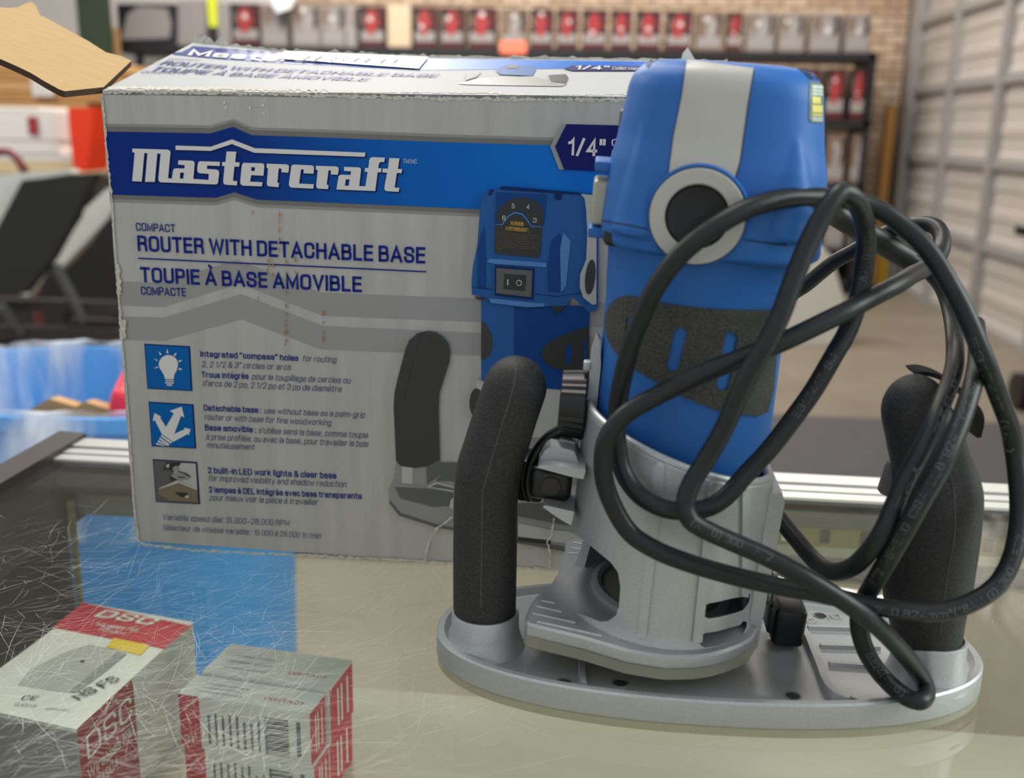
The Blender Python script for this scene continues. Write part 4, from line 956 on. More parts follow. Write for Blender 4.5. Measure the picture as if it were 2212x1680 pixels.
# ---- power cord
M_cord = mat('black_cord_jacket', (27, 29, 30), 0.42, bump=0.12, bscale=700, var=0.22, vscale=500, spec=0.4)
M_cprint = mat('cord_embossed_print', (78, 84, 84), 0.55)
cp = [(1815, 466, .405), (1870, 502, .412), (1930, 538, .418), (1968, 562, .42), (2005, 585, .42), (2035, 620, .415), (2053, 670, .405), (2062, 735, .385), (2060, 800, .358), (2030, 881, .343), (1995, 962, .337), (1952, 1043, .335), (1930, 1095, .335), (1905, 1150, .336), (1873, 1195, .341), (1838, 1226, .350), (1798, 1234, .362), (1762, 1213, .375), (1715, 1159, .39), (1682, 1117, .40), (1652, 1072, .412), (1618, 1020, .43), (1600, 930, .446), (1620, 800, .452), (1680, 665, .45), (1745, 612, .446), (1800, 567, .44), (1845, 542, .434), (1890, 515, .428), (1945, 492, .420), (1992, 483, .411), (2024, 492, .404), (2036, 522, .398), (2026, 556, .391), (1998, 580, .378), (1972, 593, .364),
      (1942, 612, .352), (1898, 635, .344), (1843, 664, .337), (1787, 692, .334), (1695, 736, .332), (1608, 771, .332), (1501, 814, .334), (1394, 868, .337), (1341, 905, .339), (1308, 955, .342), (1303, 1018, .345), (1319, 1080, .347), (1357, 1146, .348), (1410, 1184, .346), (1480, 1213, .345), (1582, 1243, .346), (1689, 1267, .347), (1765, 1280, .348), (1840, 1298, .347), (1890, 1309, .345), (1952, 1318, .342), (2015, 1322, .341), (2077, 1310, .341), (2140, 1276, .342), (2177, 1228, .344), (2197, 1160, .347), (2202, 1090, .350), (2197, 1020, .351),
      (2190, 970, .351), (2179, 915, .348), (2156, 852, .342), (2131, 786, .337), (2105, 723, .335), (2079, 664, .335), (2053, 616, .335), (2027, 572, .336), (1994, 528, .337), (1954, 491, .338), (1917, 463, .338), (1880, 446, .338), (1847, 435, .337), (1800, 427, .334), (1751, 427, .330), (1689, 430, .325), (1617, 450, .321), (1546, 489, .320), (1474, 546, .323), (1421, 614, .328), (1392, 671, .333), (1370, 723, .337), (1358, 761, .340), (1340, 840, .346), (1332, 905, .350), (1334, 958, .353), (1346, 1018, .354), (1378, 1066, .352), (1421, 1093, .348), (1464, 1103, .347), (1523, 1098, .347), (1565, 1075, .347), (1608, 1028, .347), (1662, 970, .346), (1716, 900, .345), (1758, 841, .344), (1799, 771, .344), (1832, 712, .345), (1854, 646, .345), (1865, 583, .343), (1871, 528, .338), (1867, 483, .331), (1854, 443, .324), (1836, 422, .320), (1815, 417, .318), (1793, 441, .317), (1765, 487, .317), (1740, 539, .317), (1712, 609, .317), (1688, 675, .317), (1660, 734, .318), (1608, 825, .322), (1566, 921, .327), (1523, 996, .331), (1493, 1045, .333), (1481, 1087, .334), (1491, 1122, .334), (1528, 1146, .335), (1582, 1170, .336), (1662, 1205, .336), (1742, 1248, .335), (1807, 1288, .337), (1857, 1322, .340), (1907, 1363, .346), (1957, 1417, .357), (1990, 1462, .366), (2001, 1492, .370), (1990, 1513, .372), (1961, 1507, .373), (1923, 1478, .373), (1890, 1440, .372), (1868, 1400, .369), (1856, 1355, .364), (1858, 1313, .358), (1872, 1285, .352), (1893, 1250, .345), (1920, 1205, .338), (1955, 1145, .332), (1989, 1084, .328), (2035, 1003, .327), (2071, 922, .331), (2098, 841, .338), (2108, 800, .348), (2112, 760, .362), (2108, 700, .38)]
CR = .00325
raw = catmull([atd(x, y, z) for x, y, z in cp], 8)
for i, p in enumerate(raw):
    if i > 8 * 105 and p.z < 1.0182: raw[i] = CAM + (p - CAM) * ((1.0182 - CAM.z) / (p.z - CAM.z))
mb = MB(); mb.tube(raw, CR, M_cord, 16); cord = mb.build('power_cord', router, 80, label='black rubber power cord in loose loops')
mb = MB(); rl = catmull([atd(x, y, z) for x, y, z in ((1770, 440, .40), (1815, 468, .406), (1870, 503, .412), (1930, 540, .418), (1962, 560, .42))], 6)
mb.tube(rl, [.0062] * 4 + [.0048] * (len(rl) - 4), M_cord, 18); mb.build('strain_relief', router)
# print along the cord
cum = [0]
for a, b_ in zip(raw, raw[1:]): cum.append(cum[-1] + (b_ - a).length)
def at_s(s):
    s = max(0, min(s, cum[-1] - 1e-6)); lo, hi = 0, len(cum) - 1
    while hi - lo > 1:
        m_ = (lo + hi) // 2
        if cum[m_] <= s: lo = m_
        else: hi = m_
    f = (s - cum[lo]) / max(1e-9, cum[hi] - cum[lo]); p = raw[lo].lerp(raw[hi], f)
    t = (raw[min(hi + 1, len(raw) - 1)] - raw[max(lo - 1, 0)]).normalized(); return p, t
def s_near(i, frac=0.0): return cum[min(len(cum) - 1, int(i * 8 + frac * 8))]
def cord_text(s, px0, px1, ang=0.0, h=.0026):
    """text running along the jacket from the strand point nearest px0 to the one nearest px1 (both control points)"""
    i0 = min(range(len(cp)), key=lambda i: (cp[i][0] - px0[0]) ** 2 + (cp[i][1] - px0[1]) ** 2); i1 = min(range(len(cp)), key=lambda i: (cp[i][0] - px1[0]) ** 2 + (cp[i][1] - px1[1]) ** 2)
    s0, s1 = cum[i0 * 8], cum[i1 * 8]; vs, fs = text2d(s, 0.0, 2); x0 = min(v[0] for v in vs); x1 = max(v[0] for v in vs); k = h / caph(); L = abs(s1 - s0); d = 1 if s1 > s0 else -1
    out = []
    for v in vs:
        p, t = at_s(s0 + d * (v[0] - x0) / (x1 - x0) * L); t = t * d; n = (CAM - p); n = (n - t * n.dot(t)).normalized(); b_ = n.cross(t)
        a = ang + (v[1] * k - h * .5) / CR; out.append(p + (n * math.cos(a) + b_ * math.sin(a)) * (CR + .00006))
    mbp = MB(); mbp.add(out, fs, M_cprint); o = mbp.build('cord_print', None, 0); o.parent = cord; o.location = -parent_world(cord)
cord_text('2X18AWG(0.824', (1854, 646), (1871, 470), -.1)
cord_text('E317417  SJ', (1716, 900), (1799, 771), 0)
cord_text('(AWG)  300V  FT2', (1500, 1130), (1662, 1205), 0.1)
cord_text('FT2  I-SHENG  CSA  LL81924  TYPE  SJ', (1893, 1250), (2098, 841), .1)
cord_text('2X0.824mm²(18AWG)  300V  FT2', (1890, 1309), (2197, 1160), -.3)
cord_text('0.824(18AWG)', (1868, 1400), (1961, 1507), 0.2)
cord_text('LL81924  TYPE', (2060, 800), (1930, 1095), .55)
cord_text('E317417  (UL)', (2105, 723), (2190, 970), -.4)
# hook and loop cord tie, plug
M_velcro = mat('black_hook_and_loop', (24, 26, 26), .95, bump=1.0, bscale=1200)
mb = MB(); tie = catmull([atd(x, y, z) for x, y, z in ((1968, 800, .372), (1995, 800, .366), (2035, 815, .362), (2080, 850, .362), (2108, 890, .366), (2102, 935, .372))], 6)
L = []
for i, p in enumerate(tie):
    t = (tie[min(i + 1, len(tie) - 1)] - tie[max(i - 1, 0)]).normalized(); w = V((0, 1, 0)); nn = t.cross(w).normalized()
    L.append([p - w * .006 - nn * .0008, p + w * .006 - nn * .0008, p + w * .006 + nn * .0008, p - w * .006 + nn * .0008])
mb.loft(L, M_velcro); mb.build('cord_tie', router, label='black hook and loop cord tie')
mb = MB(); a = atd(1935, 1000, .375); b_ = atd(1914, 1068, .378); mb.tube([a, a.lerp(b_, .15), a.lerp(b_, .9), b_], [.003, .0036, .0036, .0022], mat('grey_plug', (92, 86, 84), .5), 14); mb.build('plug', router)
# ================================================================== glass display counter
M_glass = glassmat('clear_counter_glass', (248, 250, 247), 0.0, 1.5, ((205, 206, 196), 0.02))
M_pane = glassmat('counter_front_glass', (248, 250, 247), 0.0, 1.5)
M_alu = mat('white_anodised_rail', (216, 216, 212), 0.3, 0.4)
M_strutg = mat('grey_under_rail', (120, 118, 115), .4, .4)
M_alud = mat('rail_groove', (92, 92, 88), 0.5)
M_brail = mat('dark_plastic_rail', (66, 62, 62), 0.42)
M_bpan = mat('black_side_panel', (24, 24, 24), 0.5)
M_shelf = mat('pale_shelf_board', (186, 178, 162), 0.5, var=0.04, vscale=3)
M_scr = mat('glass_scratch', (232, 232, 226), 0.7)
M_led = mat('led_strip_tape', (150, 144, 108), 0.5)
CO = atz(147, 957, 1.0); CO.z = 0
_ca = math.radians(-1.6); CU = V((math.cos(_ca), math.sin(_ca), 0)); CB = V((CU.y, -CU.x, 0))    # CB points to the viewer
def cc(a, b, z): return CO + CU * a + CB * b + ZU * z
counter = thing('display_counter', cc(.6, .35, 0), 'glass topped showcase counter with white metal rail and black left side', 'counter')
def cbox(mb, a0, a1, b0, b1, z0, z1, m):
    M = Matrix.Translation(CO) @ Matrix(((CU.x, CB.x, 0, 0), (CU.y, CB.y, 0, 0), (0, 0, 1, 0), (0, 0, 0, 1)))
    mb.box(((a0 + a1) / 2, (b0 + b1) / 2, (z0 + z1) / 2), (a1 - a0, b1 - b0, z1 - z0), m, M)
def cpart(nm, *a, label=None):
    mb = MB(); cbox(mb, *a); return mb.build(nm, counter, 0, label)
CW, CD = 1.7, .78
cpart('glass_top', .006, CW, .030, CD, .9935, 1.0, M_glass, label='clear scratched glass top')
mb = MB()
cbox(mb, .001, CW, -.002, .0145, .955, 1.0035, M_alu); cbox(mb, .001, CW, .0145, .0175, .975, .9995, M_alud); cbox(mb, .001, CW, .0175, .0265, .9755, 1.0025, M_alu)
cbox(mb, .001, CW, .0265, .0285, .975, 1.0, M_alud); cbox(mb, .001, CW, .0285, .0385, 1.0002, 1.002, M_alu); cbox(mb, .001, CW, .018, .0375, .9835, .9930, M_strutg)
mb.build('far_rail', counter, 0, 'white grooved aluminium rail')
mb = MB()
P_ = [atz(126, 930, 1.006), atz(178, 935, 1.006), atz(150, 960, 1.006)]
e0 = atz(0, 1004, 1.006); e1 = atz(0, 1040, 1.006)
x0, x1 = (P_[0].x + e0.x) / 2, (P_[2].x + e1.x) / 2
pr = [V((x0, P_[0].y, .95)), V((x1, P_[0].y - .003, .95)), V((x1, .62 - CD, .95)), V((x0, .62 - CD, .95))]
mb.prism(pr, V((0, 0, .056)), M_brail); mb.build('left_rail', counter, 0, 'flat dark plastic edge rail')
mb = MB(); cbox(mb, .0005, .0055, .018, CD, .9935, 1.0005, M_bpan); mb.build('edge_gasket', counter, 0)
cpart('left_panel', -.006, .006, .02, CD, .12, .993, M_bpan, label='black inner side panel')
cpart('front_pane', .008, CW, .020, .0245, .12, .974, M_pane, label='glass pane on the customer side')
cpart('shelf', .010, CW, .040, CD, .845, .855, M_shelf, label='pale shelf board inside the counter')
mb = MB(); cbox(mb, -.006, CW, .0, CD, .0, .12, M_alu); mb.build('plinth', counter, 0)
cpart('right_panel', CW, CW + .012, .0, CD, .0, .993, M_bpan)
mb = MB(); cbox(mb, .25, CW, .030, .0365, .9705, .9834, M_led)
r = random.Random(4)
for i in range(60):
    a = .26 + i * .0235; cbox(mb, a, a + .005, .0365, .0372, .9735, .9815, (M_alud if i % 3 else mat('amber_chip', (190, 140, 70), .5)) if i < 3 or i % 3 else M_alu)
mb.build('led_strip', counter, 0, 'yellowish strip of small light chips under the far rail')
mb = MB(); cbox(mb, .012, .016, .026, .029, .86, .97, M_led); mb.build('led_strip', counter, 0)
# scratches on the glass
mb = MB(); r = random.Random(11)
def scratch(p, ang, L, w, curve):
    n = 6; L_ = []; R_ = []
    for k in range(n + 1):
        t = k / n; a = ang + curve * (t - .5); p = p + V((math.cos(a), math.sin(a), 0)) * (L / n); s = V((-math.sin(a), math.cos(a), 0)) * w * (.3 + math.sin(math.pi * t))
        L_.append(V((p.x + s.x, p.y + s.y, 1.00012))); R_.append(V((p.x - s.x, p.y - s.y, 1.00012)))
    mb.add(L_ + R_, [(k, k + 1, n + 2 + k, n + 1 + k) for k in range(n)], M_scr)
for i in range(2200):
    z = r.random()
    if z < .72: x, y = r.uniform(-60, 620), 1120 + 600 * r.random() ** .8
    elif z < .85: x, y = r.uniform(300, 1000), r.uniform(1220, 1690)
    else: x, y = r.uniform(-40, 2230), r.uniform(1030, 1690)
    q = atz(x, y, 1.0); ang = r.gauss(.75, .55) if r.random() < .6 else r.uniform(0, math.pi)
    scratch(V((q.x, q.y, 0)), ang, r.choice((.003, .005, .008, .014, .022, .04)) * r.uniform(.6, 1.4), r.uniform(.00001, .000034) * (1 if x < 700 else .7), r.uniform(-.5, .5))
o = mb.build('scratches', counter, 0); o['kind'] = 'stuff'

# ================================================================== cartons inside the counter
M_cw = mat('white_carton', (232, 232, 226), 0.5, var=.03, vscale=30)
M_cr = mat('red_carton_print', (196, 28, 48), 0.45)
M_crd = mat('dark_red_carton_print', (160, 20, 40), 0.45)
M_cg = mat('grey_carton_print_and_shade', (150, 150, 148), 0.5)
M_cy = mat('yellow_sticker', (240, 206, 20), 0.5)
M_ck = mat('black_marker', (40, 40, 40), 0.6)
M_ct = mat('grey_text', (110, 110, 114), 0.6)
SZ = .855
def carton(nm, top_pts, ztop_, zbot, label, group=None):
    c = sum(top_pts, V((0, 0, 0))) / 4; root = thing(nm, V((c.x, c.y, zbot)), label, 'box', group)
    mb = MB(); lo = [V((p.x, p.y, zbot)) for p in top_pts]; hi = [V((p.x, p.y, ztop_)) for p in top_pts]
    mb.prism(lo, V((0, 0, ztop_ - zbot)), M_cw); mb.build('carton', root, 0); return root, hi
zt = .92
FL, FR, NR = atz(190, 1303, zt), atz(417, 1343, zt), atz(165, 1575, zt); NL = FL + (NR - FR)
dsc, hi = carton('sensor_carton', [FL, FR, NR, NL], zt, SZ + .0003, 'larger white and red sensor carton under the glass, nearest the black side panel')
mb = MB()
def pp(mb, px, P, N, m, k=1): mb.poly([onplane(x, y, P, N) + N * (k * .0002) for x, y in px], m)
def ptext(mb, s, p0, p1, tp, P, N, m, k=3, bold=0, shear=0):
    a = onplane(*p0, P, N) + N * (k * .0002); b_ = onplane(*p1, P, N) + N * (k * .0002); ux = b_ - a; w = ux.length; ux.normalize(); uy = N.cross(ux)
    if (onplane(*tp, P, N) - a).dot(uy) < 0: uy = -uy
    text_to(mb, s, a, ux, uy, w, abs((onplane(*tp, P, N) - a).dot(uy)), m, bold, shear)
Zb = (0, 1260, 2.9105)
zq = lambda *p: zpx(*Zb, list(p))
T0, TN = FL.copy(), V((0, 0, 1))
e = FR - NR; frac = lambda p: 0
pp(mb, zq((522, 122), (1203, 268), (1030, 413), (328, 278)), T0, TN, M_cr)
ptext(mb, 'DSC', zq((585, 210))[0], zq((945, 268))[0], zq((630, 165))[0], T0, TN, M_cw, 3, .02, .2)
ptext(mb, 'Wireless PIR', zq((590, 270))[0], zq((850, 312))[0], zq((600, 245))[0], T0, TN, M_cw); ptext(mb, 'WS4904', zq((610, 300))[0], zq((775, 330))[0], zq((618, 282))[0], T0, TN, M_cw)
pp(mb, zq((715, 345), (940, 392), (885, 455), (668, 402)), T0, TN, M_cy, 2)
pp(mb, zq((560, 385), (690, 410), (790, 440), (640, 560), (480, 690), (350, 680), (110, 640), (190, 540), (420, 430)), T0, TN, mat('printed_sensor_shell', (188, 188, 184), .5), 1)
pp(mb, zq((740, 430), (800, 445), (640, 575), (480, 690), (440, 680), (600, 545)), T0, TN, M_cg, 2)
pp(mb, zq((510, 485), (535, 488), (525, 502), (502, 498)), T0, TN, M_ck, 2)
ptext(mb, 'CE', zq((128, 735))[0], zq((225, 740))[0], zq((135, 705))[0], T0, TN, M_ck); ptext(mb, 'CLASS I/II', zq((85, 770))[0], zq((215, 785))[0], zq((88, 750))[0], T0, TN, M_ct)
ptext(mb, 'NS FS', zq((500, 740))[0], zq((760, 610))[0], zq((470, 700))[0], T0, TN, M_ck, 4, .01); ptext(mb, 'APPROVED', zq((280, 800))[0], zq((430, 808))[0], zq((285, 785))[0], T0, TN, M_ct)
mb.build('top_print', dsc, 0)
mb = MB(); sN = (FR - NR).cross(ZU).normalized(); sN = sN if sN.x > 0 else -sN
q = lambda f, z: NR + (FR - NR) * f - ZU * (zt - z)
mb.add([q(.0, SZ + .001) + sN * .0002, q(.43, SZ + .001) + sN * .0002, q(.43, zt) + sN * .0002, q(0, zt) + sN * .0002], [(0, 1, 2, 3)], M_crd)
def stext(s, f0, f1, z, h, m):
    a = q(f0, z) + sN * .0005; ux = (FR - NR).normalized(); text_to(mb, s, a, ux, ZU, (FR - NR).length * (f1 - f0), h, m)
stext('DSC', .05, .40, zt - .021, .013, M_cw); stext('Wireless PIR', .04, .40, zt - .032, .006, M_cw); stext('WS4904', .04, .26, zt - .041, .006, M_cw)
mb.build('side_print', dsc, 0)
mb = MB(); fN = V((0, -1, 0)); fN = (NR - NL).cross(ZU).normalized(); fN = fN if fN.y < 0 else -fN
mb.add([NL + fN * .0002 - ZU * .002, NR + fN * .0002 - ZU * .002, NR + fN * .0002 - ZU * .064, NL + fN * .0002 - ZU * .064], [(0, 1, 2, 3)], M_cg); mb.build('end_shade', dsc, 0)  # grey sheet paints the shade on the white end face

def small(nm, TL, TR, dep, z1, z0, label, face, grp):
    d = V((-(TR - TL).y, (TR - TL).x, 0)).normalized() * dep
    root, hi = carton(nm, [TL, TR, TR + d, TL + d], z1, z0, label, grp)
    N = -d.normalized(); U_ = (TR - TL); L_ = U_.length; U_ = U_.normalized()
    mb = MB(); P0 = V((TL.x, TL.y, z0)); f3 = lambda a, z, k=1: P0 + U_ * (a * L_) + ZU * (z * (z1 - z0)) + N * (k * .0002)
    def fq(a0, a1, za, zb_, m, k=1): mb.add([f3(a0, za, k), f3(a1, za, k), f3(a1, zb_, k), f3(a0, zb_, k)], [(0, 1, 2, 3)], m)
    if face:
        fq(.0, .16, .01, .99, M_cr); r = random.Random(face)
        for i in range(9):
            a = .22 + .055 * i; fq(a, a + .018, .12, .12 + r.uniform(.5, .7), M_ct)
        for i in range(16):
            z = .1 + .045 * i; fq(.66, .84, z, z + r.choice((.012, .022, .03)), M_ck)
        fq(.90, .93, .15, .8, M_ct); text_to(mb, '31', f3(.03, .1, 2), U_, ZU, L_ * .07, .004, M_cw)
    mb.build('front_print', root, 0)
    mb = MB(); S = U_; g = lambda b, z, k=1: V((TR.x, TR.y, z0)) + d * b + ZU * (z * (z1 - z0)) + S * (k * .0002)
    mb.add([g(.02, .01), g(.98, .01), g(.98, .97), g(.02, .97)], [(0, 1, 2, 3)], M_cr)
    for b0 in (.3, .45, .7): mb.add([g(b0, .15, 2), g(b0 + .06, .15, 2), g(b0 + .06, .85, 2), g(b0, .85, 2)], [(0, 1, 2, 3)], M_cw)
    mb.build('side_print', root, 0)
    mb = MB(); t3 = lambda a, b, k=1: V((TL.x, TL.y, z1 + k * .0002)) + U_ * (a * L_) + d * b
    text_to(mb, 'CONTACT', t3(.62, .3), U_, d.normalized(), L_ * .3, .0028, M_cr)
    for i in range(3): text_to(mb, 'wireless contact', t3(.12, .62 - .2 * i), U_, d.normalized(), L_ * .34, .0016, M_ct)
    mb.build('top_print', root, 0); return root
TL, TR = atz(385, 1497, .918), atz(668, 1540, .918)
small('small_carton', TL, TR, .0195, .918, .8868, 'front small red and white carton under the glass with barcode label', 3, 'small cartons under the glass')
small('small_carton', TL + V((.001, .001, 0)), TR + V((.001, .001, 0)), .0195, .8865, SZ + .0003, 'small carton under the barcode carton, its red side showing', 5, 'small cartons under the glass')
TLb, TRb = TL + V((.0045, .0250, 0)), TR + V((.0045, .0250, 0))
TLb = atz(418, 1447, .918); TRb = atz(690, 1497, .918); sh_ = V((0, .0, 0))
dn_ = (TR - TL); dn_ = V((-dn_.y, dn_.x, 0)).normalized()
off = dn_ * (.0205)
small('small_carton', TL + off + V((.002, 0, 0)), TR + off + V((.002, 0, 0)), .033, .9195, .8872, 'small white carton behind the barcode carton with plain white top', 0, 'small cartons under the glass')
small('small_carton', TL + off + V((.001, 0, 0)), TR + off + V((.001, 0, 0)), .033, .8868, SZ + .0003, 'lowest back small carton below the plain white one', 0, 'small cartons under the glass')

# ================================================================== room
M_floor = mat('worn_concrete_floor', (122, 112, 98), 0.45, var=.16, vscale=1.3)
M_mat = mat('dark_rubber_mat', (72, 70, 72), 0.8, var=.1, vscale=14)
M_wallw = mat('white_painted_wall', (206, 200, 194), 0.8)
def brickmat():
    m = bpy.data.materials.new('painted_brick'); m.use_nodes = True; nt = m.node_tree; p = nt.nodes['Principled BSDF']; p.inputs['Roughness'].default_value = .85
    tc = nt.nodes.new('ShaderNodeTexCoord'); mp = nt.nodes.new('ShaderNodeMapping'); mp.inputs['Rotation'].default_value = (math.radians(90), 0, 0)
    b = nt.nodes.new('ShaderNodeTexBrick'); b.inputs['Scale'].default_value = 1.0; b.inputs['Brick Width'].default_value = .21; b.inputs['Row Height'].default_value = .07; b.inputs['Mortar Size'].default_value = .008
    b.inputs['Color1'].default_value = rgb(226, 200, 174); b.inputs['Color2'].default_value = rgb(194, 162, 132); b.inputs['Mortar'].default_value = rgb(140, 108, 86); b.inputs['Bias'].default_value = -.1
    n = nt.nodes.new('ShaderNodeTexNoise'); n.inputs['Scale'].default_value = 9; mx = nt.nodes.new('ShaderNodeMixRGB'); mx.blend_type = 'MULTIPLY'; mx.inputs['Fac'].default_value = .5
    nt.links.new(tc.outputs['Object'], mp.inputs[0]); nt.links.new(mp.outputs[0], b.inputs['Vector']); nt.links.new(tc.outputs['Object'], n.inputs['Vector'])
    nt.links.new(b.outputs['Color'], mx.inputs[1]); nt.links.new(n.outputs['Fac'], mx.inputs[2]); nt.links.new(mx.outputs[0], p.inputs['Base Color']); return m
def sbox(nm, lo, hi, m, label=None):
    mb = MB(); lo = V(lo); hi = V(hi); mb.box((lo + hi) / 2, hi - lo, m); return structure(mb.build(nm, None, 0), label)
DX = 2.545; WY = 9.0
sbox('floor', (-7, -2.5, -.1), (2.75, 9.2, 0), M_floor, 'bare concrete shop floor')
sbox('wall_back', (-2.6, WY, 0), (2.75, WY + .2, 4.2), brickmat(), 'cream painted brick back wall')
sbox('wall_back_left', (-7, WY - .1, 0), (-2.6, WY + .2, 4.2), M_wallw, 'plain white back wall on the left')
sbox('ceiling', (-7, 2.2, 4.2), (2.75, 9.2, 4.35), mat('dark_ceiling_deck', (128, 122, 116), .8), 'plain shop ceiling')
sbox('wall_right', (DX + .10, -2.5, 0), (DX + .25, WY, 4.2), M_wallw)
M_door = mat('galvanised_door_panel', (178, 170, 164), .5, .1)
M_strut = mat('door_stile_grey', (156, 153, 151), .45, .3)
zB = atx(2057, 186, DX).z; zC = atx(2143, 354.8, DX).z; zD = atx(2126, 533, DX).z
dz = (zB - zD) / 2; ys = [atx(2057.6, 185.7, DX).y, atx(2167, 166.7, DX).y]; dy = ys[0] - ys[1]; yL = atx(1976.7, 195, DX).y
door = bpy.data.objects.new('door_1', None); COL.objects.link(door); door.location = (DX + .05, 6, 0); door['kind'] = 'structure'; door['label'] = 'grey sectional garage door seen from inside'
prof = [(0, 0), (.012, 0), (.012, .06), (0, .075), (0, .17), (.010, .185), (.010, .24), (0, .255), (0, .36), (.010, .375), (.010, .43), (0, .445)]
z0 = zB - 6 * dz
for i in range(9):
    zb0 = zB + (i - 4) * dz
    if zb0 + dz < 0: continue
    zb0c = max(zb0, 0.0)
    mb = MB(); pf = [(a, b_ * dz / .53) for a, b_ in prof] + [(0, dz)]
    pts = [V((DX + .03 - a, yL, zb0 + b_)) for a, b_ in pf if zb0 + b_ >= 0] + [V((DX + .06, yL, zb0 + dz)), V((DX + .06, yL, zb0c))]
    mb.prism(pts, V((0, -(yL + 1.5), 0)), M_door); mb.build('door_section', door, 0)
    mb = MB(); mb.box((DX + .01, (yL - 1.5) / 2, zb0 + dz), (.05, yL + 1.5, .055), M_strut); mb.build('door_rail', door, 0)
for k in range(-1, 8):
    y = ys[0] - dy * k
    if y > yL or y < -1.2: continue
    mb = MB(); mb.box((DX + .0, y, 2.05), (.06, .085, 4.1), M_strut); mb.build('door_stile', door, 0)
mb = MB(); mb.box((DX - .02, yL + .05, 2.05), (.08, .14, 4.1), M_strut); mb.box((DX - .05, yL + .16, 2.05), (.03, .05, 4.1), M_alud); mb.build('door_track', door, 0)
q = atx(2212, 498, DX); mb = MB(); mb.bevbox((DX - .03, q.y - .05, q.z), (.05, .12, .05), M_blk, .01); mb.build('door_handle', door, 0)

def slab(px, Y, t, m, mb=None):
    mb = mb or MB(); mb.prism([aty(x, y, Y) for x, y in px], V((0, t, 0)), m); return mb
def qbox(x0, y0, x1, y1, Y, t, m, mb=None):
    """axis-aligned block whose front face covers the px rectangle at depth Y"""
    mb = mb or MB(); a = aty(x0, y1, Y); b_ = aty(x1, y0, Y); c = aty(x0, y0, Y)
    mb.box(((a.x + b_.x) / 2, Y + t / 2, (a.z + c.z) / 2), (b_.x - a.x, t, c.z - a.z), m); return mb
def one(nm, mb, label, cat, group=None, ang=0):
    return tag(mb.build(nm, None, ang), label, cat, group)

# floor mat
mb = MB(); a = atz(1690, 1250, 0); b_ = atz(1800, 905, 0)
mb.box(((-1.5 + 2.4) / 2, (a.y + b_.y) / 2, .006), (3.9, b_.y - a.y, .012), M_mat)
one('floor_mat', mb, 'dark grey rubber mat lying on the concrete floor behind the counter', 'mat')

# shelf rack with boxed packs
M_rack = mat('black_shelf_metal', (22, 22, 24), .5)
RY = 8.25
def zy(y, x=1200): return aty(x, y, RY).z
rack = thing('shelf_rack', V((0, RY + .2, 0)), 'long black metal shelf rack along the brick wall', 'shelf')
xl, xr = aty(250, 110, RY).x, aty(1893, 110, RY).x
levels = [zy(107), zy(250), zy(385), zy(520), .12]
for z in levels:
    mb = MB(); mb.box(((xl + xr) / 2, RY + .22, z - .03), (xr - xl, .5, .06), M_rack); mb.build('shelf_board', rack, 0)
for x in (xl, xl + (xr - xl) / 3, xl + 2 * (xr - xl) / 3, xr):
    mb = MB(); mb.box((x - .02, RY + .48 if x < xr else RY + .22, levels[0] / 2), (.05, .05 if x < xr else .5, levels[0]), M_rack); mb.build('upright', rack, 0)
M_pk = mat('pack_black', (40, 30, 30), .3); M_pr = mat('pack_red', (150, 48, 50), .35); M_pw = mat('pack_grey_white', (142, 136, 134), .3); M_pb = mat('pack_brown', (112, 92, 80), .4); M_pdr = mat('pack_dark_red', (84, 20, 26), .4)
M_pg = mat('pack_grey', (128, 120, 116), .35)
words = 'first second third fourth fifth sixth seventh eighth ninth tenth eleventh twelfth thirteenth fourteenth fifteenth sixteenth seventeenth eighteenth nineteenth twentieth'.split()
def pack(x0, x1, y0, y1, style, label, lvl=0, Y=RY, group='boxed packs on the shelf rack'):
    a = aty(x0, y1, Y); b_ = aty(x1, y0, Y); a.z = levels[lvl] + .001; w = b_.x - a.x; h = b_.z - a.z; c = V(((a.x + b_.x) / 2, Y + .1, a.z))
    root = thing('boxed_pack', c, label, 'box', group); r = random.Random(int(x0))
    mb = MB(); mb.box((c.x, Y + .1, a.z + h / 2), (w * .96, .2, h), {'red': M_pk, 'grey': M_pg, 'brown': M_pb, 'white': M_pw}[style]); mb.build('carton', root, 0)
    mb = MB(); F = lambda u, v, k=1: V((a.x + w * u, Y - .001 * k, a.z + h * v))
    def quad(pts, m, k): mb.add([F(u, v, k) for u, v in pts], [tuple(range(len(pts)))], m)
    if style == 'red':
        quad([(.3, .35), (.55, .3), (.75, .6), (.62, .92), (.35, .9), (.25, .62)], M_pr, 2); quad([(.08, .16), (.92, .16), (.92, .4), (.08, .4)], M_pw, 1); quad([(.1, .03), (.9, .03), (.9, .13), (.1, .13)], M_pdr, 1); quad([(.8, .45), (.94, .45), (.94, .95), (.8, .95)], M_pdr, 1)
        quad([(.12, .55), (.24, .55), (.24, .8), (.12, .8)], M_pb, 1)
    else:
        quad([(.08, .1), (.92, .1), (.92, .35), (.08, .35)], M_pw, 1); quad([(.35, .3), (.7, .38), (.8, .7), (.5, .9), (.4, .6)], M_pw, 2); quad([(.1, .6), (.35, .55), (.35, .92), (.1, .92)], M_pb, 1); quad([(.75, .45), (.92, .5), (.92, .95), (.78, .9)], M_pk, 1)
    mb.build('front_print', root, 0); 
    mb = MB(); mb.bevbox((a.x + w * r.uniform(.3, .6), Y - .004, a.z + h * r.uniform(.35, .9)), (w * .16, .006, w * .16), mat('glossy_blister', (200, 198, 196), .08) if 'glossy_blister' not in bpy.data.materials else bpy.data.materials['glossy_blister'], .003); mb.build('blister', root, 40)
    return root
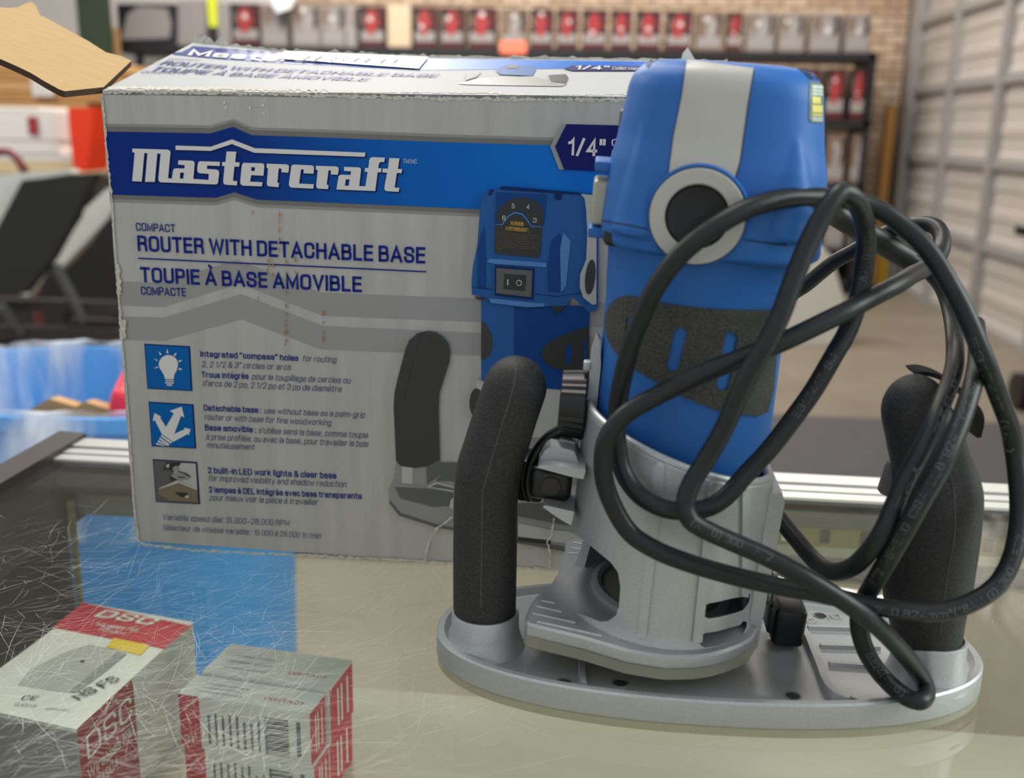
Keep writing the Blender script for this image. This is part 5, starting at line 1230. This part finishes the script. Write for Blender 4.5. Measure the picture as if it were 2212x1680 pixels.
row = [(501, 560, 'red'), (565, 619, 'grey'), (632, 690, 'grey'), (693, 744, 'grey'), (747, 769, 'white'), (776, 832, 'red'), (892, 943, 'red'), (950, 1004, 'red'), (1010, 1073, 'red'), (1080, 1138, 'brown'), (1143, 1196, 'red'), (1200, 1250, 'red'), (1255, 1313, 'red'), (1317, 1367, 'red'), (1371, 1430, 'red'), (1436, 1498, 'red'), (1500, 1565, 'brown'), (1567, 1606, 'red'), (1610, 1677, 'grey'), (1679, 1741, 'grey'), (1745, 1820, 'grey'), (1822, 1884, 'grey')]
cnt = {}
nm_ = {'red': 'black and red', 'grey': 'grey and white', 'brown': 'brown and grey', 'white': 'narrow white'}
for x0, x1, st in row:
    cnt[st] = cnt.get(st, 0) + 1
    lab = '%s boxed tool pack on the top shelf' % nm_[st] + ('' if st == 'white' else ', %s such pack from the left' % words[cnt[st] - 1])
    pack(x0, x1, 8 + (x0 - 500) * .017, 100 + (x0 - 500) * .008, st, lab)
for (y0, y1, st, rn) in ((148, 246, 'red', 'second'), (290, 381, 'brown', 'third'), (424, 516, 'grey', 'fourth')):
    for i, (x0, x1) in enumerate(((1722, 1776), (1779, 1830), (1834, 1874))):
        pack(x0, x1, y0, y1, st, '%s boxed pack on the %s shelf down, %s from the right post' % (nm_[st], rn, ('third', 'second', 'nearest')[i]), ('second', 'third', 'fourth').index(rn) + 1)
one('carton', qbox(838, 8, 887, 101, RY, .2, mat('cream_carton', (190, 170, 144), .7)), 'plain cream carton between two red packs on the top shelf', 'box')
one('price_tag', qbox(1080, 88, 1137, 116, RY - .045, .01, mat('orange_tag', (236, 120, 92), .6)), 'orange price tag on the top shelf edge', 'tag')
one('plastic_bag', slab([(585, -12), (640, -12), (628, 18), (600, 28), (588, 12)], RY - .1, .05, mat('white_bag', (214, 216, 220), .4)), 'white plastic bag hanging over the top shelf packs', 'bag')
mb = qbox(258, 8, 379, 96, RY, .25, mat('black_case', (26, 26, 32), .4)); root = one('framed_case', mb, 'black cased item with a white window, left end of the top shelf', 'case')
mb = MB(); mb.prism([aty(x, y, RY - .01) for x, y in ((275, 30), (300, 14), (360, 18), (370, 50), (366, 82), (262, 86))], V((0, .009, 0)), M_pw); o = mb.build('window_insert', root, 0)
one('white_bundle', slab([(384, 2), (440, 0), (446, 40), (440, 98), (384, 98)], RY, .2, M_pw), 'white wrapped bundle beside the black case on the top shelf', 'bundle')
mb = slab([(446, -10), (466, -10), (468, 58), (452, 58)], RY - .02, .03, mat('lime_plastic', (206, 214, 40), .5)); mb2 = slab([(452, 58), (468, 58), (470, 100), (455, 100)], RY - .02, .03, M_rack, mb)
one('level_tool', mb, 'lime yellow and black stick standing by the white bundle', 'tool')
one('white_roll', qbox(471, 6, 495, 100, RY, .1, M_pw), 'white upright roll right of the lime yellow stick', 'roll')
one('green_post', qbox(213, -30, 228, 600, RY - .3, .06, mat('dark_green', (46, 62, 44), .6)), 'dark green upright post near the white wall', 'post')
one('wooden_post', qbox(231, 60, 250, 600, RY - .2, .06, mat('tan_wood', (176, 136, 92), .6)), 'short tan wooden post beside the green one', 'post')
one('cardboard_tube', qbox(1897, 228, 1918, 616, RY + .3, .1, mat('brown_board', (150, 108, 52), .7)), 'brown cardboard upright right of the shelf rack', 'board')
one('grey_cabinet', qbox(1928, 228, 1957, 606, RY + .42, .28, mat('grey_cabinet_paint', (118, 114, 108), .5)), 'narrow grey cabinet standing between the shelf rack and the garage door', 'cabinet')
# bollard, panel, caster
a = atz(1905, 618, 0); mb = MB(); mb.lathe([(.055, 0), (.055, .42), (.05, .45), (.0001, .46)], mat('safety_yellow', (226, 176, 10), .45), Matrix.Translation(a), 24)
one('bollard', mb, 'yellow bollard on the floor near the garage door', 'bollard', None, 40)
a = atz(1760, 746, 0)
mb = slab([(1690, 690), (1718, 600), (1762, 540), (1780, 538), (1796, 552), (1836, 690), (1838, 728), (1822, 746), (1690, 746)], a.y, .25, mat('offwhite_shell', (206, 202, 192), .5)); one('white_hood', mb, 'white slanted hood standing on the floor behind the router', 'hood')
a = atz(2203, 882, 0); mb = MB(); Mx = Matrix.Translation((a.x, a.y, .085)) @ Matrix.Rotation(math.pi / 2, 4, 'Y'); mb.lathe([(.03, -.04), (.085, -.035), (.085, .035), (.03, .04)], M_blk, Mx, 28); one('caster_wheel', mb, 'black caster wheel on the floor at the right edge', 'wheel', None, 40)

# ---- left clutter
M_bed = mat('dark_upholstery', (32, 32, 32), .8); M_bedw = mat('pale_panel_edge', (196, 198, 190), .6); M_bedm = mat('grey_bed_metal', (96, 98, 98), .4, .5); M_bedb = mat('dark_bed_frame', (46, 40, 38), .6)
def bed(nm, panel, edge, Y, struts, rails, label):
    p0 = aty(*panel[0], Y); root = thing(nm, V((p0.x, Y, 0)), label, 'bed base', 'adjustable bed bases')
    slab(panel, Y, .05, M_bed).build('head_panel', root, 0)
    if edge: slab(edge, Y + .055, .06, M_bedw).build('panel_underside', root, 0, 'pale underside board')
    for s in struts:
        mb = MB(); a = aty(*s[0], Y + .04); b_ = aty(*s[1], Y + .10); mb.tube([a, a.lerp(b_, .5), b_], .018, M_bedm, 10); mb.build('strut', root, 40)
    for x0, y0, x1, y1 in rails: qbox(x0, y0, x1, y1, Y + .1, .06, M_bedb).build('frame_rail', root, 0)
    c = aty(rails[-1][0] + 60, 740, Y + .1)
    for x in (0, .5):
        mb = MB(); mb.box((c.x + x, Y + .13, c.z / 2), (.05, .05, c.z), M_bedb); mb.build('leg', root, 0)
    return root
bed('bed_base', [(48, 389), (205, 374), (160, 470), (110, 560), (50, 635), (-60, 640), (-60, 600), (0, 480)], [(-60, 402), (-60, 380), (5, 376), (150, 366), (155, 374), (48, 392), (0, 490), (-60, 600)], 3.3, [((118, 572), (182, 692)), ((0, 660), (50, 718))], [(-60, 645, 250, 668), (-60, 704, 260, 732)], 'nearer dark adjustable bed base with raised black head panel, left edge')
bed('bed_base', [(236, 470), (300, 380), (320, 380), (320, 700), (60, 660), (110, 600), (170, 560)], [(230, 408), (262, 395), (262, 420), (236, 470), (128, 582), (98, 566), (60, 640), (42, 636), (92, 560), (130, 500)], 3.75, [((190, 558), (248, 640))], [(150, 690, 300, 712)], 'farther adjustable bed base with pale slanted underside, left of the product box')
mb = slab([(165, 440), (178, 425), (170, 470), (150, 500), (142, 492)], 3.62, .03, mat('dark_red_cloth', (130, 30, 26), .7)); one('red_strap', mb, 'dark red strap hanging beside the raised black bed panel', 'strap')
M_fk = mat('brown_flat_carton', (176, 128, 76), .75, var=.08, vscale=8); M_fk2 = mat('brown_flat_carton_pale', (192, 150, 100), .75)
z = None
for i in range(10):
    y0 = 128 + 22.5 * i; xr_ = 226 if i < 4 else 190
    one('flat_carton', qbox(-70, y0 + 1, xr_ - (i % 3) * 2, y0 + 21.5, 5.2, .5, M_fk if i % 2 else M_fk2), 'flat brown carton in the pile at the left, %s from the top' % words[i], 'carton', 'flat cartons in the pile')
one('low_stand', qbox(-70, 354, 195, 900, 5.2, .5, M_bedb), 'dark low stand carrying the pile of flat cartons', 'stand')
one('paper_label', qbox(70, 168, 112, 208, 5.17, .02, M_wallw), 'white paper label on the pile of flat cartons', 'label')
one('kraft_box', qbox(194, 196, 262, 700, 5.8, .4, mat('plain_kraft', (186, 148, 100), .75)), 'tall plain kraft box behind the orange tapered piece', 'box')
for i, (x1, y0, y1) in enumerate(((82, 228, 236), (124, 236, 300), (126, 301, 330), (152, 331, 346))):
    one('white_carton', qbox(-70, y0 + .6, x1, y1 - .6, 4.55 + (.02 if i == 0 else 0), .4, mat('white_board', (222, 216, 210), .6) if 'white_board' not in bpy.data.materials else bpy.data.materials['white_board']), 'white flat carton, %s from the top of the white pile' % words[i], 'carton', 'white cartons in the left pile')
one('cream_board', qbox(-70, 346.5, 158, 372, 4.55, .45, mat('cream_board', (214, 192, 150), .7)), 'cream wooden board under the white cartons', 'board')
zt_ = aty(-70, 373, 4.55).z - .001; xa_, xb_ = aty(-70, 373, 4.5).x, aty(208, 373, 4.5).x
mb = MB(); mb.box(((xa_ + xb_) / 2, 4.75, zt_ - .03), (xb_ - xa_, .9, .06), M_bedb)
for x_ in (xa_ + .04, xb_ - .04):
    for y_ in (4.36, 5.12): mb.box((x_, y_, (zt_ - .06) / 2), (.05, .05, zt_ - .06), M_bedb)
one('side_table', mb, 'dark table holding the cream board behind the bed base', 'table')
one('red_carton_print', qbox(62, 252, 78, 290, 4.538, .010, M_pr), 'red printed label on the white carton', 'label')
mb = slab([(146, 232), (202, 232), (197, 300), (187, 370), (160, 370), (151, 300)], 4.4, .2, mat('orange_red_plastic', (226, 52, 8), .5)); one('orange_bin', mb, 'orange red tapered plastic piece standing by the white cartons', 'bin')
mb = MB(); ac = [aty(x, y, 4.0) for x, y in ((-40, 340), (0, 328), (25, 332), (42, 350), (52, 372), (54, 386))]; ac += [V((ac[-1].x, ac[-1].y, .4)), V((ac[-1].x, ac[-1].y, .0))]; mb.tube(catmull(ac, 6), .016, mat('maroon_tube', (110, 44, 44), .4), 12); one('chair_arm', mb, 'maroon curved tube in front of the cream board', 'chair', None, 40)

# ---- blue bin with liner
M_bin = mat('blue_bin_plastic', (58, 154, 232), .4, var=.05, vscale=4)
M_liner = bpy.data.materials.new('thin_plastic_liner'); M_liner.use_nodes = True
nt = M_liner.node_tree; p = nt.nodes['Principled BSDF']; p.inputs['Base Color'].default_value = rgb(226, 232, 240); p.inputs['Roughness'].default_value = .3
mx = nt.nodes.new('ShaderNodeMixShader'); tr = nt.nodes.new('ShaderNodeBsdfTransparent'); n1 = nt.nodes.new('ShaderNodeTexNoise'); n1.inputs['Scale'].default_value = 7; n1.inputs['Detail'].default_value = 4
tc = nt.nodes.new('ShaderNodeTexCoord'); mp = nt.nodes.new('ShaderNodeMapping'); mp.inputs['Scale'].default_value = (2.6, 2.6, .5)
r1 = nt.nodes.new('ShaderNodeValToRGB'); r1.color_ramp.elements[0].position = .43; r1.color_ramp.elements[0].color = (.08, .08, .08, 1); r1.color_ramp.elements[1].position = .68; r1.color_ramp.elements[1].color = (.85, .85, .85, 1)
nt.links.new(tc.outputs['Object'], mp.inputs[0]); nt.links.new(mp.outputs[0], n1.inputs['Vector']); nt.links.new(n1.outputs['Fac'], r1.inputs[0]); nt.links.new(r1.outputs[0], mx.inputs[0]); nt.links.new(tr.outputs[0], mx.inputs[1]); nt.links.new(p.outputs[0], mx.inputs[2])
nt.links.new(mx.outputs[0], nt.nodes['Material Output'].inputs['Surface'])
ZR = .935; BX0 = -.86; bin_r = atz(285, 905, ZR); bin_b = atz(180, 748, ZR); yf, yb = bin_r.y - .005, bin_b.y; cx_b, cy_b = -.555, (yf + yb) / 2
a_b, b_b = .214, (yb - yf) / 2
def bring(sc, z, off=0): return se(a_b * sc + off, b_b * sc + off, 3.0, cx_b, cy_b, z, 96)
binr = thing('trash_bin', V((cx_b, cy_b, 0)), 'blue plastic trash bin with a thin white liner, behind the counter', 'bin')
mb = MB(); mb.loft([bring(.90, 0), bring(.92, .02), bring(1, ZR - .02), bring(1.03, ZR - .015), bring(1.03, ZR), bring(.985, ZR), bring(.97, ZR - .03), bring(.90, .03)], M_bin); mb.build('bin_body', binr, 40)
r = random.Random(2); ph = [r.uniform(0, 6.28) for _ in range(6)]
def wav(k, amp): t = 2 * math.pi * k / 96; return amp * (math.sin(7 * t + ph[0]) + .6 * math.sin(13 * t + ph[1]) + .5 * math.sin(23 * t + ph[2]) + .4 * math.sin(37 * t + ph[3]))
def lring(off, z, amp, zamp=0):
    rg = bring(1, z, off); out = []
    for k, p in enumerate(rg):
        d = V((p.x - cx_b, p.y - cy_b, 0)).normalized(); out.append(p + d * wav(k, amp) + ZU * wav((k * 3) % 96, zamp))
    return out
mb = MB(); mb.loft([lring(-.035, ZR - .35, .004), lring(-.02, ZR - .16, .004), lring(-.012, ZR - .03, .002), lring(-.004, ZR + .006, .001, .0015), lring(.010, ZR + .007, .001, .0015), lring(.018, ZR - .015, .002), lring(.024, ZR - .06, .003), lring(.027, ZR - .12, .003, .003)], M_liner, False, False)
mb.build('liner', binr, 60, label='thin translucent plastic liner folded over the rim')
mb = MB(); c = atz(246, 895, .925); c.z = .895; mb.bevbox((0, 0, 0), (.13, .09, .06), mat('pink_pack', (236, 170, 200), .4), .012, 3, Matrix.Translation((c.x + .03, c.y + .09, .900)) @ Matrix.Rotation(.25, 4, 'Y') @ Matrix.Rotation(.3, 4, 'Z')); mb.bevbox((-.055, 0, .002), (.03, .092, .062), mat('pink_pack_red', (226, 50, 70), .4), .01, 3, Matrix.Translation((c.x + .03, c.y + .09, .900)) @ Matrix.Rotation(.25, 4, 'Y') @ Matrix.Rotation(.3, 4, 'Z'))
one('crumpled_wrapper', mb, 'pink and red packet lying in the blue bin', 'wrapper', None, 40)
for px, lb in (((60, 885), 'torn cardboard scrap at the left in the blue bin'), ((140, 892), 'torn cardboard scrap between the others in the blue bin')):
    c = atz(*px, .93) + V((0, 0, -.016)); mb = MB(); mb.prism([c + V((-.045, .05, -.08)), c + V((.05, .06, -.08)), c + V((.035, .05, .004)), c + V((-.002, .045, .016)), c + V((-.03, .048, .0))], V((.004, .012, 0)), M_fk2); one('cardboard_scrap', mb, lb, 'cardboard')
mb = MB(); mb.loft([bring(.88, ZR - .36), bring(.88, ZR - .30), bring(.4, ZR - .12)], mat('mixed_rubbish', (120, 130, 140), .8)); o = mb.build('rubbish', binr, 40)

# ================================================================== light
w = bpy.data.worlds.new('world'); bpy.context.scene.world = w; w.use_nodes = True
bg = w.node_tree.nodes['Background']; bg.inputs['Color'].default_value = (.92, .96, 1.0, 1); bg.inputs['Strength'].default_value = .76
def area(nm, loc, tgt, sx, sy, power, col):
    l = bpy.data.lights.new(nm, 'AREA'); l.shape = 'RECTANGLE'; l.size = sx; l.size_y = sy; l.energy = power; l.color = col
    o = bpy.data.objects.new(nm, l); COL.objects.link(o); o.location = loc; d = V(tgt) - V(loc); o.rotation_euler = d.to_track_quat('-Z', 'Y').to_euler(); return o
area('ceiling_tubes_and_fill', (-.6, 1.6, 3.6), (-.3, .9, 0), .5, 2.4, 62, (1, .95, .88))
area('ceiling_tubes_and_fill', (-1.5, 6.0, 3.8), (-.8, 6.5, 0), 3.0, 1.0, 230, (1, .95, .88))
area('ceiling_tubes_and_fill', (-3.5, 3.0, 3.8), (-3.0, 3.6, 0), 2.4, .5, 90, (1, .95, .88))
area('ceiling_tubes_and_fill', (1.3, 6.6, 3.8), (1.5, 7.2, 0), 2.0, .5, 95, (1, .95, .88))  # added lamp, no tube seen here; brightens the bollard by the door
area('window_daylight', (2.4, .2, 2.0), (.1, .4, 1.05), 1.6, 1.8, 88, (.89, 1, .97))
sc = bpy.context.scene
sc.view_settings.view_transform = 'Standard'; sc.view_settings.look = 'None'; sc.view_settings.exposure = 0.0; sc.view_settings.gamma = 1.0; sc.view_settings.use_curve_mapping = False
sc.cycles.use_denoising = True; sc.cycles.max_bounces = 8; sc.cycles.transparent_max_bounces = 24; sc.cycles.caustics_reflective = False; sc.cycles.caustics_refractive = False
